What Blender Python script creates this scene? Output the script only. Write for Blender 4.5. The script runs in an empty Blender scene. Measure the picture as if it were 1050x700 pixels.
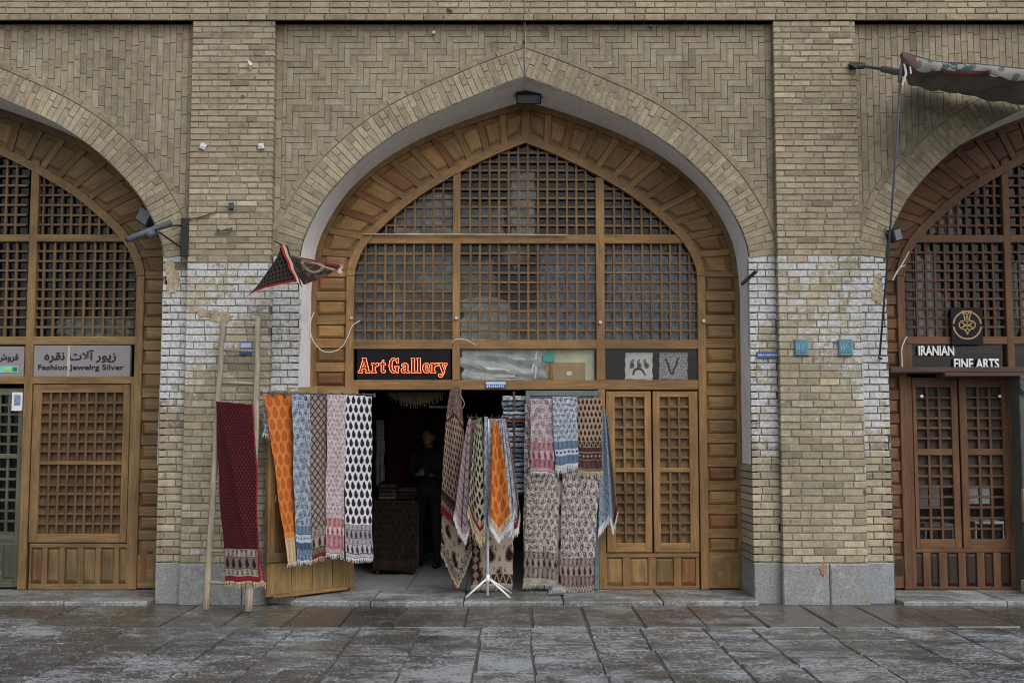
import bpy, bmesh, math, random
import numpy as np
from mathutils import Matrix, Vector
random.seed(7); rng = np.random.default_rng(7)
SC = bpy.context.scene; COL = SC.collection
R = math.radians

# ------------------------------------------------------------------ measuring: photo pixel -> point on a plane Y
F = 1200.0; TILT = math.atan(100/F); CT, ST = math.cos(TILT), math.sin(TILT)
CAMY, CAMZ = -12.0, 1.65
def U(px, py, Y=0.0):
    v = (350-py)/F; s = (Y-CAMY)/(CT-v*ST)
    return ((px-525)/F*s, CAMZ+s*(ST+v*CT))
def X(px, Y=0.0, py=400): return U(px, py, Y)[0]
def Z(py, Y=0.0): return U(525, py, Y)[1]
def lin(c):
    return tuple(((x/255.0)/12.92 if x/255.0 <= .04045 else ((x/255.0+.055)/1.055)**2.4) for x in c)

# ------------------------------------------------------------------ node helpers
class NT:
    def __init__(s, name):
        s.m = bpy.data.materials.new(name); s.m.use_nodes = True
        s.t = s.m.node_tree; s.b = s.t.nodes['Principled BSDF']; s.out = s.t.nodes['Material Output']
    def n(s, typ, **kw):
        x = s.t.nodes.new(typ)
        for k, v in kw.items(): setattr(x, k, v)
        return x
    def l(s, a, b): s.t.links.new(a, b)
    def put(s, sock, v):
        if hasattr(v, 'node'): s.l(v, sock)
        else: sock.default_value = v
    def pos(s): return s.n('ShaderNodeNewGeometry').outputs['Position']
    def attr(s, name, out='Color'): return s.n('ShaderNodeAttribute', attribute_name=name).outputs[out]
    def vm(s, op, a, b=None, c=None):
        x = s.n('ShaderNodeVectorMath', operation=op); s.put(x.inputs[0], a)
        if b is not None: s.put(x.inputs[3] if op == 'SCALE' else x.inputs[1], b)
        return x.outputs['Value'] if op == 'DOT_PRODUCT' else x.outputs['Vector']
    def ma(s, op, a, b=0.0, clamp=False):
        x = s.n('ShaderNodeMath', operation=op, use_clamp=clamp); s.put(x.inputs[0], a); s.put(x.inputs[1], b)
        return x.outputs[0]
    def noise(s, vec, scale, detail=3, rough=.55):
        x = s.n('ShaderNodeTexNoise'); s.put(x.inputs['Vector'], vec)
        x.inputs['Scale'].default_value = scale; x.inputs['Detail'].default_value = detail; x.inputs['Roughness'].default_value = rough
        return x.outputs['Fac']
    def mr(s, v, a, b, c=0.0, d=1.0, smooth=True):
        x = s.n('ShaderNodeMapRange', interpolation_type='SMOOTHSTEP' if smooth else 'LINEAR')
        s.put(x.inputs['Value'], v)
        for i, k in zip((1, 2, 3, 4), (a, b, c, d)): x.inputs[i].default_value = k
        return x.outputs['Result']
    def mix(s, fac, a, b, mode='MIX'):
        x = s.n('ShaderNodeMix', data_type='RGBA', blend_type=mode); s.put(x.inputs[0], fac)
        s.put(x.inputs[6], a if hasattr(a, 'node') else (*a, 1)); s.put(x.inputs[7], b if hasattr(b, 'node') else (*b, 1))
        return x.outputs[2]
    def grey(s, v):
        x = s.n('ShaderNodeCombineXYZ')
        for i in range(3): s.put(x.inputs[i], v)
        return x.outputs[0]
    def bump(s, h, strength=.4, dist=.01):
        x = s.n('ShaderNodeBump'); x.inputs['Strength'].default_value = strength; x.inputs['Distance'].default_value = dist
        s.put(x.inputs['Height'], h); s.l(x.outputs[0], s.b.inputs['Normal'])
    def fin(s, col=None, rough=.8, spec=.3, metal=0.0):
        if col is not None: s.put(s.b.inputs['Base Color'], col if hasattr(col, 'node') else (*col, 1))
        s.put(s.b.inputs['Roughness'], rough); s.b.inputs['Specular IOR Level'].default_value = spec
        s.b.inputs['Metallic'].default_value = metal
        return s.m

def plain(name, col, rough=.7, var=.25, scale=18, spec=.3, metal=0.0, bump=0.0, stretch=(1, 1, 1)):
    k = NT(name); p = k.vm('MULTIPLY', k.pos(), stretch)
    nz = k.noise(p, scale, 4, .6); nz2 = k.noise(p, scale*.13, 3, .6)
    f = k.ma('ADD', k.mr(nz, .25, .75, 1-var, 1+var, False), k.mr(nz2, .3, .7, -var*.7, var*.7, False))
    c = k.mix(1.0, col, k.grey(f), 'MULTIPLY')
    if bump: k.bump(nz, bump, .01)
    return k.fin(c, rough, spec, metal)

def brick_mat(name):
    k = NT(name); P = k.pos(); col = k.attr('col'); paint = k.attr('paint', 'Fac')
    n1 = k.noise(P, 90, 4, .65); n2 = k.noise(P, 15, 5, .65); n3 = k.noise(P, .9, 4, .6)
    f = k.ma('MULTIPLY', k.mr(n1, .25, .75, .66, 1.3, False), k.mr(n2, .25, .75, .74, 1.24, False))
    f = k.ma('MULTIPLY', f, k.mr(n3, .28, .72, .72, 1.16, False))
    c = k.mix(1.0, col, k.grey(f), 'MULTIPLY')
    st = k.vm('MULTIPLY', P, (9, 9, 1.1)); drip = k.noise(st, 1.0, 4, .65)                    # long dirt runs down the wall
    c = k.mix(k.mr(drip, .54, .74, 0, .45), c, k.mix(1.0, c, (.45, .42, .38), 'MULTIPLY'))
    c = k.mix(k.mr(k.noise(P, 12, 9, .75), .54, .68, 0, .42), c, (.40, .375, .325)); c = k.mix(k.mr(k.noise(P, 31, 6, .75), .60, .72, 0, .55), c, k.mix(1.0, c, (.45, .40, .36), 'MULTIPLY'))
    m = k.ma('ADD', k.ma('ADD', paint, k.ma('MULTIPLY', k.ma('SUBTRACT', k.noise(P, 75, 5, .75), .5), .9)), k.ma('MULTIPLY', k.ma('SUBTRACT', k.noise(P, 17, 6, .75), .5), 1.9))
    m = k.ma('ADD', m, k.ma('MULTIPLY', k.ma('SUBTRACT', k.noise(P, 4.5, 5, .7), .5), 1.3)); m = k.mr(m, .40, .68)
    pw = k.mix(k.mr(k.noise(P, 35, 4, .7), .3, .7), (.33, .335, .335), (.60, .615, .63))
    c = k.mix(k.ma('MULTIPLY', m, .92), c, pw)
    k.bump(k.ma('ADD', n1, k.ma('MULTIPLY', n2, .8)), .55, .008)
    return k.fin(c, .9, .2)

def wood_mat(name, tint=(1, 1, 1), rough=.55, spec=.35):
    k = NT(name); P = k.pos(); g = k.attr('g', 'Vector'); col = k.attr('col')
    d = k.vm('DOT_PRODUCT', P, g); s_ = k.vm('SCALE', g, k.ma('MULTIPLY', d, .93)); q = k.vm('SUBTRACT', P, s_)
    q = k.vm('ADD', q, k.vm('SCALE', col, 37.0))
    n1 = k.noise(q, 75, 5, .7); n2 = k.noise(q, 17, 4, .6); n3 = k.noise(P, 1.7, 4, .6); n4 = k.noise(P, 26, 4, .7)
    f = k.ma('MULTIPLY', k.mr(n1, .25, .75, .55, 1.38, False), k.mr(n2, .25, .75, .62, 1.34, False))
    f = k.ma('MULTIPLY', f, k.mr(n3, .3, .7, .66, 1.2, False))
    c = k.mix(1.0, col, k.grey(f), 'MULTIPLY'); c = k.mix(1.0, c, tint, 'MULTIPLY')
    c = k.mix(k.mr(n4, .56, .78, 0, .5), c, k.mix(1.0, c, (.5, .46, .44), 'MULTIPLY'))
    k.bump(k.ma('ADD', n1, n2), .25, .006)
    return k.fin(c, k.mr(n2, .3, .7, rough-.1, rough+.2, False), spec)

def cloth_mat(name):
    k = NT(name); P = k.pos(); n1 = k.noise(P, 260, 3, .7); n2 = k.noise(P, 6, 3, .6)
    f = k.ma('MULTIPLY', k.mr(n1, .25, .75, .85, 1.12, False), k.mr(n2, .3, .7, .92, 1.06, False))
    c = k.mix(1.0, k.attr('Col'), k.grey(f), 'MULTIPLY'); k.bump(n1, .3, .004)
    k.b.inputs['Sheen Weight'].default_value = .04
    return k.fin(c, .93, .1)

def glass_mat():
    k = NT('window glass'); t = k.n('ShaderNodeBsdfTransparent'); t.inputs[0].default_value = (.93, .95, .95, 1)
    g = k.n('ShaderNodeBsdfGlossy'); g.inputs['Color'].default_value = (1, 1, 1, 1); g.inputs['Roughness'].default_value = .08
    n1 = k.noise(k.pos(), 9, 3, .6); x = k.n('ShaderNodeBump'); x.inputs['Strength'].default_value = .06; k.l(n1, x.inputs['Height']); k.l(x.outputs[0], g.inputs['Normal'])
    d = k.n('ShaderNodeBsdfDiffuse'); d.inputs[0].default_value = (.34, .34, .32, 1)
    fr = k.n('ShaderNodeFresnel'); fr.inputs['IOR'].default_value = 1.5
    m = k.n('ShaderNodeMixShader'); k.l(k.ma('MULTIPLY', fr.outputs[0], .6), m.inputs[0]); k.l(t.outputs[0], m.inputs[1]); k.l(g.outputs[0], m.inputs[2])
    m2 = k.n('ShaderNodeMixShader'); k.l(k.mr(k.noise(k.pos(), 3.2, 5, .7), .45, .75, .0, .025), m2.inputs[0]); k.l(m.outputs[0], m2.inputs[1]); k.l(d.outputs[0], m2.inputs[2])
    k.l(m2.outputs[0], k.out.inputs['Surface']); return k.m

def emit_mat(name, col, st):
    k = NT(name); k.b.inputs['Emission Color'].default_value = (*col, 1); k.b.inputs['Emission Strength'].default_value = st
    return k.fin(col, .5)

def paving_mat(wet):
    k = NT('wet smooth paving stone' if wet else 'worn paving stone'); P = k.pos(); col = k.attr('col')
    q = k.vm('ADD', k.vm('MULTIPLY', P, (.8, 1.15, 1.0)), k.vm('SCALE', col, 61.0))
    big = k.noise(k.vm('ADD', P, k.vm('SCALE', col, 9.0)), 1.1, 4, .6); st = k.noise(q, 4.2, 14, .84); n1 = k.noise(P, 85, 5, .8); fine = k.noise(P, 34, 8, .85)
    c = k.mix(1.0, col, k.grey(k.mr(n1, .3, .7, .5, 1.5, False)), 'MULTIPLY')
    c = k.mix(1.0, c, k.grey(k.mr(st, .3, .7, .6, 1.4, False)), 'MULTIPLY')
    a = k.ma('ADD', st, k.ma('MULTIPLY', k.ma('SUBTRACT', big, .5), .7)); a = k.ma('ADD', a, k.ma('MULTIPLY', k.ma('SUBTRACT', fine, .5), 1.7))
    pale = k.mr(a, .58, .66, 0, .6) if wet else k.mr(a, .53, .585, 0, .85)
    c = k.mix(pale, c, (.31, .325, .33))
    rg = k.ma('ADD', k.mr(big, .3, .7, .16, .40), k.ma('MULTIPLY', pale, .5), True) if wet else k.ma('ADD', k.mr(big, .35, .65, .20, .52), k.ma('MULTIPLY', pale, .5), True)
    k.bump(k.ma('ADD', k.ma('MULTIPLY', st, 1.0), k.ma('MULTIPLY', n1, .6)), .2 if wet else .6, .010)
    return k.fin(c, rg, .5)

M = dict(
    brick=brick_mat('buff brick'), fmortar=plain('pale brown pointing', (.230, .192, .134), .95, .35, 60, .1, bump=.5), mortar=plain('dark mortar', (.180, .158, .120), .95, .4, 60, .1, bump=.5),
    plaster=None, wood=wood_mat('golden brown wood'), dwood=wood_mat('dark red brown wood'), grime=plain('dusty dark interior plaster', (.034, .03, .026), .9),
    cloth=cloth_mat('printed cotton'), glass=glass_mat(),
    black=plain('black painted metal', (.018, .018, .02), .5, .3), iron=plain('dull grey iron', (.07, .075, .085), .5, .4, 40, .4, .3),
    white=plain('white painted steel', (.72, .72, .72), .45, .1), paper=plain('white paper', (.62, .62, .60), .9, .12),
    oldwood=wood_mat('weathered pole wood', rough=.8, spec=.2),
    stone=None,
    slab=paving_mat(False), wetslab=paving_mat(True), joint=plain('dirt in paving joints', (.075, .068, .058), .95, .4, 50),
    tile=plain('grey floor tile', (.27, .27, .275), .45, .15, 10), 
)
def plaster():
    k = NT('painted plaster'); P = k.pos(); n1 = k.noise(P, 14, 5, .65); n2 = k.noise(P, 1.6, 4, .6); n3 = k.noise(P, 120, 3, .6)
    c = k.mix(k.mr(n1, .35, .7), (.84, .84, .84), (.72, .72, .725)); c = k.mix(k.mr(n2, .5, .72, 0, .45), c, (.42, .40, .37))
    k.bump(k.ma('ADD', n1, k.ma('MULTIPLY', n3, .3)), .4, .01); return k.fin(c, .85, .2)
M['plaster'] = plaster()
def plinth_stone():
    k = NT('grey plinth stone'); P = k.pos(); n1 = k.noise(P, 45, 6, .75); n2 = k.noise(P, 6, 5, .7); n3 = k.noise(P, 2.3, 4, .6)
    c = k.mix(k.mr(n1, .35, .65), (.19, .188, .18), (.31, .31, .30)); c = k.mix(k.mr(n2, .52, .66, 0, .6), c, (.40, .405, .40)); c = k.mix(k.mr(n3, .54, .66, 0, .45), c, (.25, .30, .35))
    c = k.mix(k.mr(k.noise(P, 19, 7, .8), .60, .68, 0, .7), c, (.11, .105, .095)); k.bump(k.ma('ADD', n1, n2), .8, .012); return k.fin(c, .9, .2)
M['stone'] = plinth_stone()

# ------------------------------------------------------------------ mesh builder
def wl(o):
    v = Vector((0, 0, 0))
    while o is not None: v = v + o.location; o = o.parent
    return v
class MB:
    def __init__(s, T=None): s.v = []; s.f = []; s.c = []; s.g = []; s.p = []; s.T = T
    def add(s, vs, fs, col=(.5, .5, .5), g=(0, 0, 1), paint=0.0):
        o = len(s.v)
        if s.T is not None:
            vs = [tuple(s.T @ Vector(v)) for v in vs]; g = tuple(s.T.to_3x3() @ Vector(g))
        s.v.extend(vs); s.f.extend([tuple(o+i for i in f) for f in fs])
        s.c.extend([col]*len(fs)); s.g.extend([g]*len(fs)); s.p.extend([paint]*len(fs)); return s
    def prism(s, poly, yf, depth, bev=.004, col=(.5, .5, .5), g=(0, 0, 1), paint=0.0, bd=None, jit=0.0, back=False):
        """poly in XZ, counter-clockwise seen from the front (-Y); chamfered front face at yf."""
        n = len(poly); bd = bev if bd is None else bd
        cx = sum(p[0] for p in poly)/n; cz = sum(p[1] for p in poly)/n
        ins = []
        for i in range(n):
            x0, z0 = poly[i-1]; x1, z1 = poly[i]; x2, z2 = poly[(i+1) % n]
            a = Vector((x1-x0, z1-z0)); b = Vector((x2-x1, z2-z1))
            if a.length < 1e-7 or b.length < 1e-7: ins.append((x1, z1)); continue
            a.normalize(); b.normalize(); na = Vector((-a.y, a.x)); nb = Vector((-b.y, b.x))
            den = 1+na.dot(nb); m = (na+nb)/max(den, .35)
            ins.append((x1+m.x*bev, z1+m.y*bev))
        j = (lambda: random.uniform(-jit, jit)) if jit else (lambda: 0.0)
        vs = [(x+j(), yf+j()*.6, z+j()) for x, z in ins]+[(x, yf+bd, z) for x, z in poly]+[(x, yf+depth, z) for x, z in poly]
        fs = [tuple(range(n))]+[(n+i, n+(i+1) % n, (i+1) % n, i) for i in range(n)]+[(2*n+i, 2*n+(i+1) % n, n+(i+1) % n, n+i) for i in range(n)]
        if back: fs.append(tuple(range(3*n-1, 2*n-1, -1)))
        return s.add(vs, fs, col, g, paint)
    def rect(s, x0, x1, z0, z1, yf, depth, bev=.004, **k):
        return s.prism([(x0, z0), (x1, z0), (x1, z1), (x0, z1)], yf, depth, bev, **k)
    def tube(s, pts, r, n=8, col=(.5, .5, .5), closed=False, taper=None):
        pts = [Vector(p) for p in pts]; L = len(pts); vs = []; up = None
        for i, p in enumerate(pts):
            if closed: d = pts[(i+1) % L]-pts[i-1]
            else: d = pts[min(i+1, L-1)]-pts[max(i-1, 0)]
            d.normalize()
            if up is None:
                up = Vector((0, 0, 1)) if abs(d.z) < .9 else Vector((1, 0, 0))
            a = d.cross(up); 
            if a.length < 1e-4: a = d.cross(Vector((.3, .9, .2)))
            a.normalize(); up = a.cross(d); rr = r if taper is None else r*taper[i] if hasattr(taper, '__len__') else r
            for q in range(n):
                t = 2*math.pi*q/n; vs.append(tuple(p+a*math.cos(t)*rr+up*math.sin(t)*rr))
        fs = []
        for i in range(L if closed else L-1):
            k = (i+1) % L
            for q in range(n): fs.append((i*n+q, k*n+q, k*n+(q+1) % n, i*n+(q+1) % n))
        if not closed: fs += [tuple(range(n)), tuple(range((L-1)*n+n-1, (L-1)*n-1, -1))]
        d = (pts[-1]-pts[0]) if not closed else Vector((0, 0, 1))
        if d.length: d.normalize()
        return s.add(vs, fs, col, tuple(d))
    def box(s, x0, x1, y0, y1, z0, z1, bev=.004, **k):
        return s.prism([(x0, z0), (x1, z0), (x1, z1), (x0, z1)], y0, y1-y0, bev, back=True, **k)
    def build(s, name, mat, parent=None, smooth=False):
        me = bpy.data.meshes.new(name); off = wl(parent) if parent is not None else Vector((0, 0, 0))
        if parent is None and s.v:
            a = np.array(s.v); off = Vector(((a[:, 0].min()+a[:, 0].max())/2, (a[:, 1].min()+a[:, 1].max())/2, a[:, 2].min()))
        me.from_pydata([(x-off.x, y-off.y, z-off.z) for x, y, z in s.v], [], s.f)
        nf = len(s.f)
        a = me.attributes.new('col', 'FLOAT_COLOR', 'FACE'); a.data.foreach_set('color', np.array([(*c, 1) for c in s.c], 'f').ravel())
        a = me.attributes.new('g', 'FLOAT_VECTOR', 'FACE'); a.data.foreach_set('vector', np.array(s.g, 'f').ravel())
        a = me.attributes.new('paint', 'FLOAT', 'FACE'); a.data.foreach_set('value', np.array(s.p, 'f'))
        me.materials.append(M[mat] if isinstance(mat, str) else mat)
        if smooth: me.polygons.foreach_set('use_smooth', np.ones(nf, bool))
        me.update(); o = bpy.data.objects.new(name, me); COL.objects.link(o)
        if parent is not None: o.parent = parent
        else: o.location = off
        return o
def tag(o, label, cat, group=None):
    o['label'] = label; o['category'] = cat
    if group: o['group'] = group
    return o
def thing(name, loc, label, cat, group=None):
    o = bpy.data.objects.new(name, None); o.empty_display_size = .1; COL.objects.link(o); o.location = loc
    return tag(o, label, cat, group)
def jitcol(c, a=.12):
    k = 1+random.uniform(-a, a); return tuple(max(0, x*k*(1+random.uniform(-a*.25, a*.25))) for x in c)

# ------------------------------------------------------------------ camera, sky, sun
cam = bpy.data.cameras.new('camera'); co = bpy.data.objects.new('camera', cam); COL.objects.link(co); SC.camera = co
co.location = (0, CAMY, CAMZ); co.rotation_euler = (math.pi/2+TILT, 0, 0); cam.lens = F/1050*36; cam.sensor_width = 36; cam.clip_end = 2000
W = bpy.data.worlds.new('World'); SC.world = W; W.use_nodes = True; nt = W.node_tree; bg = nt.nodes['Background']
sky = nt.nodes.new('ShaderNodeTexSky'); sky.sky_type = 'NISHITA'; sky.sun_disc = False
SUN_EL, SUN_AZ = R(47), R(150)     # azimuth from +Y clockwise: front, to the right
sky.sun_elevation = SUN_EL; sky.sun_rotation = SUN_AZ; sky.dust_density = 2.5; sky.air_density = 1.0; sky.ozone_density = 1.0
hs = nt.nodes.new('ShaderNodeHueSaturation'); hs.inputs['Saturation'].default_value = .48
nt.links.new(sky.outputs[0], hs.inputs['Color']); nt.links.new(hs.outputs[0], bg.inputs[0]); bg.inputs[1].default_value = .15
sl = bpy.data.lights.new('sun', 'SUN'); sl.energy = .9; sl.angle = R(45); sl.color = (1, .985, .965); so = bpy.data.objects.new('sun', sl); COL.objects.link(so)
so.rotation_euler = (math.pi/2-SUN_EL, 0, math.pi-SUN_AZ)
SC.view_settings.view_transform = 'Standard'; SC.view_settings.look = 'None'; SC.view_settings.gamma = 1; SC.view_settings.use_curve_mapping = False
SC.view_settings.exposure = 0.34
SC.cycles.filter_width = 1.0; SC.cycles.max_bounces = 8; SC.cycles.transparent_max_bounces = 12

# ------------------------------------------------------------------ the arcade
YS, YW = .10, .75
BAYS = (-5.98, .13, 6.24); HALF = 2.34
PIERS = ((-3.36, -2.495), (2.75, 3.61))
ZTOP = Z(21.5, 0); ZSPR = Z(264, YS); ZPL = Z(577, 0)
def resample(pts, n):
    a = np.array(pts, float); d = np.r_[0, np.cumsum(np.hypot(*np.diff(a, axis=0).T))]
    t = np.linspace(0, d[-1], n); return np.c_[np.interp(t, d, a[:, 0]), np.interp(t, d, a[:, 1])]
def smooth(pts, n):
    """rounded curve through measured points (Chaikin), springing to apex"""
    a = np.array(pts, float)
    for _ in range(3):
        q = [a[0]]
        for i in range(len(a)-1): q += [.75*a[i]+.25*a[i+1], .25*a[i]+.75*a[i+1]]
        q.append(a[-1]); a = np.array(q)
    return resample(a, n)
def prof(pxs, Y, cx):
    o = [(U(x, y, Y)[0]-cx, U(x, y, Y)[1]) for x, y in pxs]; o[-1] = (0, o[-1][1]); return smooth(o, 60)
FRONT = prof([(306, 300), (305.5, 280), (307, 263), (310, 247), (319.7, 225), (335.5, 199), (364, 168.6), (395.7, 143), (430, 123), (470, 105.7), (510, 88.6), (540, 79)], YS, .13)
BACK = prof([(319.5, 300), (322, 271), (327, 246.6), (339, 222), (358.6, 193), (390, 166), (426.6, 144.6), (460.6, 130), (500, 116), (540, 105)], YW, .15)
RIN = prof([(363.5, 283), (364.7, 274), (373, 254), (390, 234.5), (426.6, 203), (465.5, 180), (504, 160.5), (541, 147)], YW, .15)
ROUT = BACK.copy(); ROUT[:, 0] *= 1.012; ROUT[:, 1] += .03; ROUT = resample([(ROUT[0, 0], RIN[0, 1])]+[tuple(p) for p in ROUT if p[1] > RIN[0, 1]+.02], 60)
def arch_z(P, dx): return float(np.interp(abs(dx), -P[::-1, 0][::1][::-1][::-1], P[::-1, 1])) if False else float(np.interp(-abs(dx), P[:, 0], P[:, 1]))
def arch_dx(P, z): return float(-np.interp(z, P[:, 1], P[:, 0]))

BUFF = (.345, .290, .196); SPAN = (.288, .245, .170); YEL = (.350, .306, .212)
vn = rng.random((64, 64))
def vnoise(x, z, s=1.0):
    x = x*s+100; z = z*s+100; i, j = int(x) % 63, int(z) % 63; fx, fz = x-int(x), z-int(z)
    return (vn[i, j]*(1-fx)+vn[i+1, j]*fx)*(1-fz)+(vn[i, j+1]*(1-fx)+vn[i+1, j+1]*fx)*fz
def wash(x, z, top, bot, strength):
    """how much old whitewash is left on a brick"""
    z = z+(vnoise(x, z, 3.1)-.5)*.16
    if z > top: return 0.0
    k = min(1, (z-bot)/.95+.5) if z > bot-.48 else 0.0
    return max(0, min(1, k*strength+(vnoise(x, z, 2.2)-.5)*.8+(vnoise(x, z, 6)-.5)*.35+random.uniform(-.06, .06)))
def courses(mb, x0, x1, z0, z1, yf, depth, h, L, colfn, gap=.010, washfn=None, skip=None, jit=.003, close=.0):
    z = z0; r = 0
    n = max(1, round((z1-z0)/h)); h = (z1-z0)/n
    for r in range(n):
        z = z0+r*h; x = x0-(L*.5 if r % 2 else 0)-random.uniform(0, .03)
        while x < x1-.004:
            l = L*random.uniform(.93, 1.07)
            if random.random() < .09: l *= .5
            a, b = max(x, x0), min(x+l, x1); x += l
            if b-a < .02: continue
            if skip and skip((a+b)/2, z+h/2): continue
            e = random.uniform(-.003, .003)
            mb.rect(a+(gap*.4 if a > x0 else 0), b-(gap*.4 if b < x1 else 0), z+gap*.5, z+h-gap*.5+random.uniform(-.002, .001), yf+e+random.uniform(0, .003), depth-.005, .005,
                    col=colfn((a+b)/2, z+h/2), paint=washfn((a+b)/2, z+h/2) if washfn else 0.0, jit=jit)

building = thing('brick_arcade', (.125, 0, 0), 'long buff brick arcade wall with pointed arches, piers and herringbone spandrels', 'building')
def buff(x, z):
    t = random.random()
    c = BUFF if z > ZSPR else tuple(YEL[i]*.75+BUFF[i]*.25 for i in range(3))
    if z < ZSPR-.4 and t < .010: c = (.215, .145, .108)
    elif t < .10: c = tuple(v*.72 for v in c)
    elif t > .93: c = tuple(v*1.22 for v in c)
    return jitcol(c, .14)
zmid = Z(262, 0)
for k, (x0, x1) in enumerate(PIERS):
    s_ = (1.0, .52)[k]
    w = (lambda x, z: wash(x, z, zmid-.02, Z(408, 0), .74)) if k == 0 else (lambda x, z: wash(x, z, zmid-.02, Z(415, 0), .56))
    mb = MB(); courses(mb, x0, x1, ZPL, zmid, 0, .13, .0755, .215, buff, .011, w)
    courses(mb, x0, x1, zmid, ZTOP, 0, .13, .0640, .205, buff, .011, None)
    pier = mb.build('pier', 'brick', building)
    mb = MB(); mb.box(x0+.006, x1-.006, .007, .5, ZPL-.02, ZTOP, .001); mb.build('mortar_bed', 'mortar', pier)
    mb = MB(); xs = x0+(x1-x0)*.5+.03
    for a, b in (((x0-.01, xs), (xs+.008, x1+.01)) if k else ((x0-.01, x0+.62), (x0+.628, x1+.01))):
        mb.rect(a, b, -.1, ZPL-.006, -.02+random.uniform(0, .008), .2, .014, jit=.004)
    mb.build('plinth', 'stone', pier)
# jambs between the piers and the arch openings
for bi, cx in enumerate(BAYS):
    for sgn in (-1, 1):
        e = cx+sgn*HALF
        p = None
        for x0, x1 in PIERS:
            if sgn < 0 and abs(x1-e) < 1: p = x1
            if sgn > 0 and abs(x0-e) < 1: p = x0
        if p is None: p = e+sgn*.30
        a, b = (p, e) if sgn < 0 else (e, p)
        ws = lambda x, z: wash(x, z, ZSPR+.03, Z(440, YS), .82)
        deep = Z(476, YS)
        hole = (lambda x, z: Z(303, YS) < z < ZSPR and random.random() < .22) if bi == 0 else ((lambda x, z: Z(292, YS) < z < ZSPR and random.random() < .18) if (bi == 2) else None)
        mb = MB(); courses(mb, a, b, ZPL, deep, YS, YW-YS-.02, .0755, .2, buff, .011, ws)
        courses(mb, a, b, deep, ZSPR+.02, YS, .10, .0755, .2, buff, .011, ws, hole)
        j = mb.build('jamb', 'brick', building)
        mb = MB(); mb.box(a+(.06 if sgn > 0 else .01), b-(.06 if sgn < 0 else .012), YS+.012, YW, ZPL-.02, ZSPR+.02, .001); mb.build('mortar_bed', 'mortar', j)
        mb = MB(); mb.rect(a, b, -.1, ZPL-.006, YS-.012, YW-YS, .012, jit=.004); mb.build('plinth', 'stone', j)

def patch(parent, px, Y, mat, seed, n=30):
    a, b, t, bt = px; rs = np.random.default_rng(seed); x0, x1, z0, z1 = X(a, Y, t), X(b, Y, t), Z(bt, Y), Z(t, Y); P = []
    for i in range(n):
        an = 2*math.pi*i/n; r = .85+.22*math.sin(2*an+seed)+.14*math.sin(3*an+seed*2)+.10*math.sin(7*an+seed)+rs.uniform(-.05, .05); P.append(((x0+x1)/2+math.cos(an)*(x1-x0)/2*r, (z0+z1)/2+math.sin(an)*(z1-z0)/2*r))
    mb = MB(); mb.prism(P, Y-.0035, .02, .003, bd=.006); mb.build('mortar_patch', mat, parent)
PATCH = plain('crumbling mortar', (.30, .25, .175), .95, .5, 34, .1, bump=1.0); TERRA = plain('terracotta mortar', (.30, .17, .105), .95, .4, 30, .1, bump=.8)
patch(building, (203, 241, 316, 331), 0, PATCH, 3); patch(building, (167, 187, 268, 301), YS, PATCH, 4); patch(building, (890, 909, 283, 312), YS, PATCH, 5); patch(building, (840, 848, 577, 590), -.022, TERRA, 6)
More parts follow.
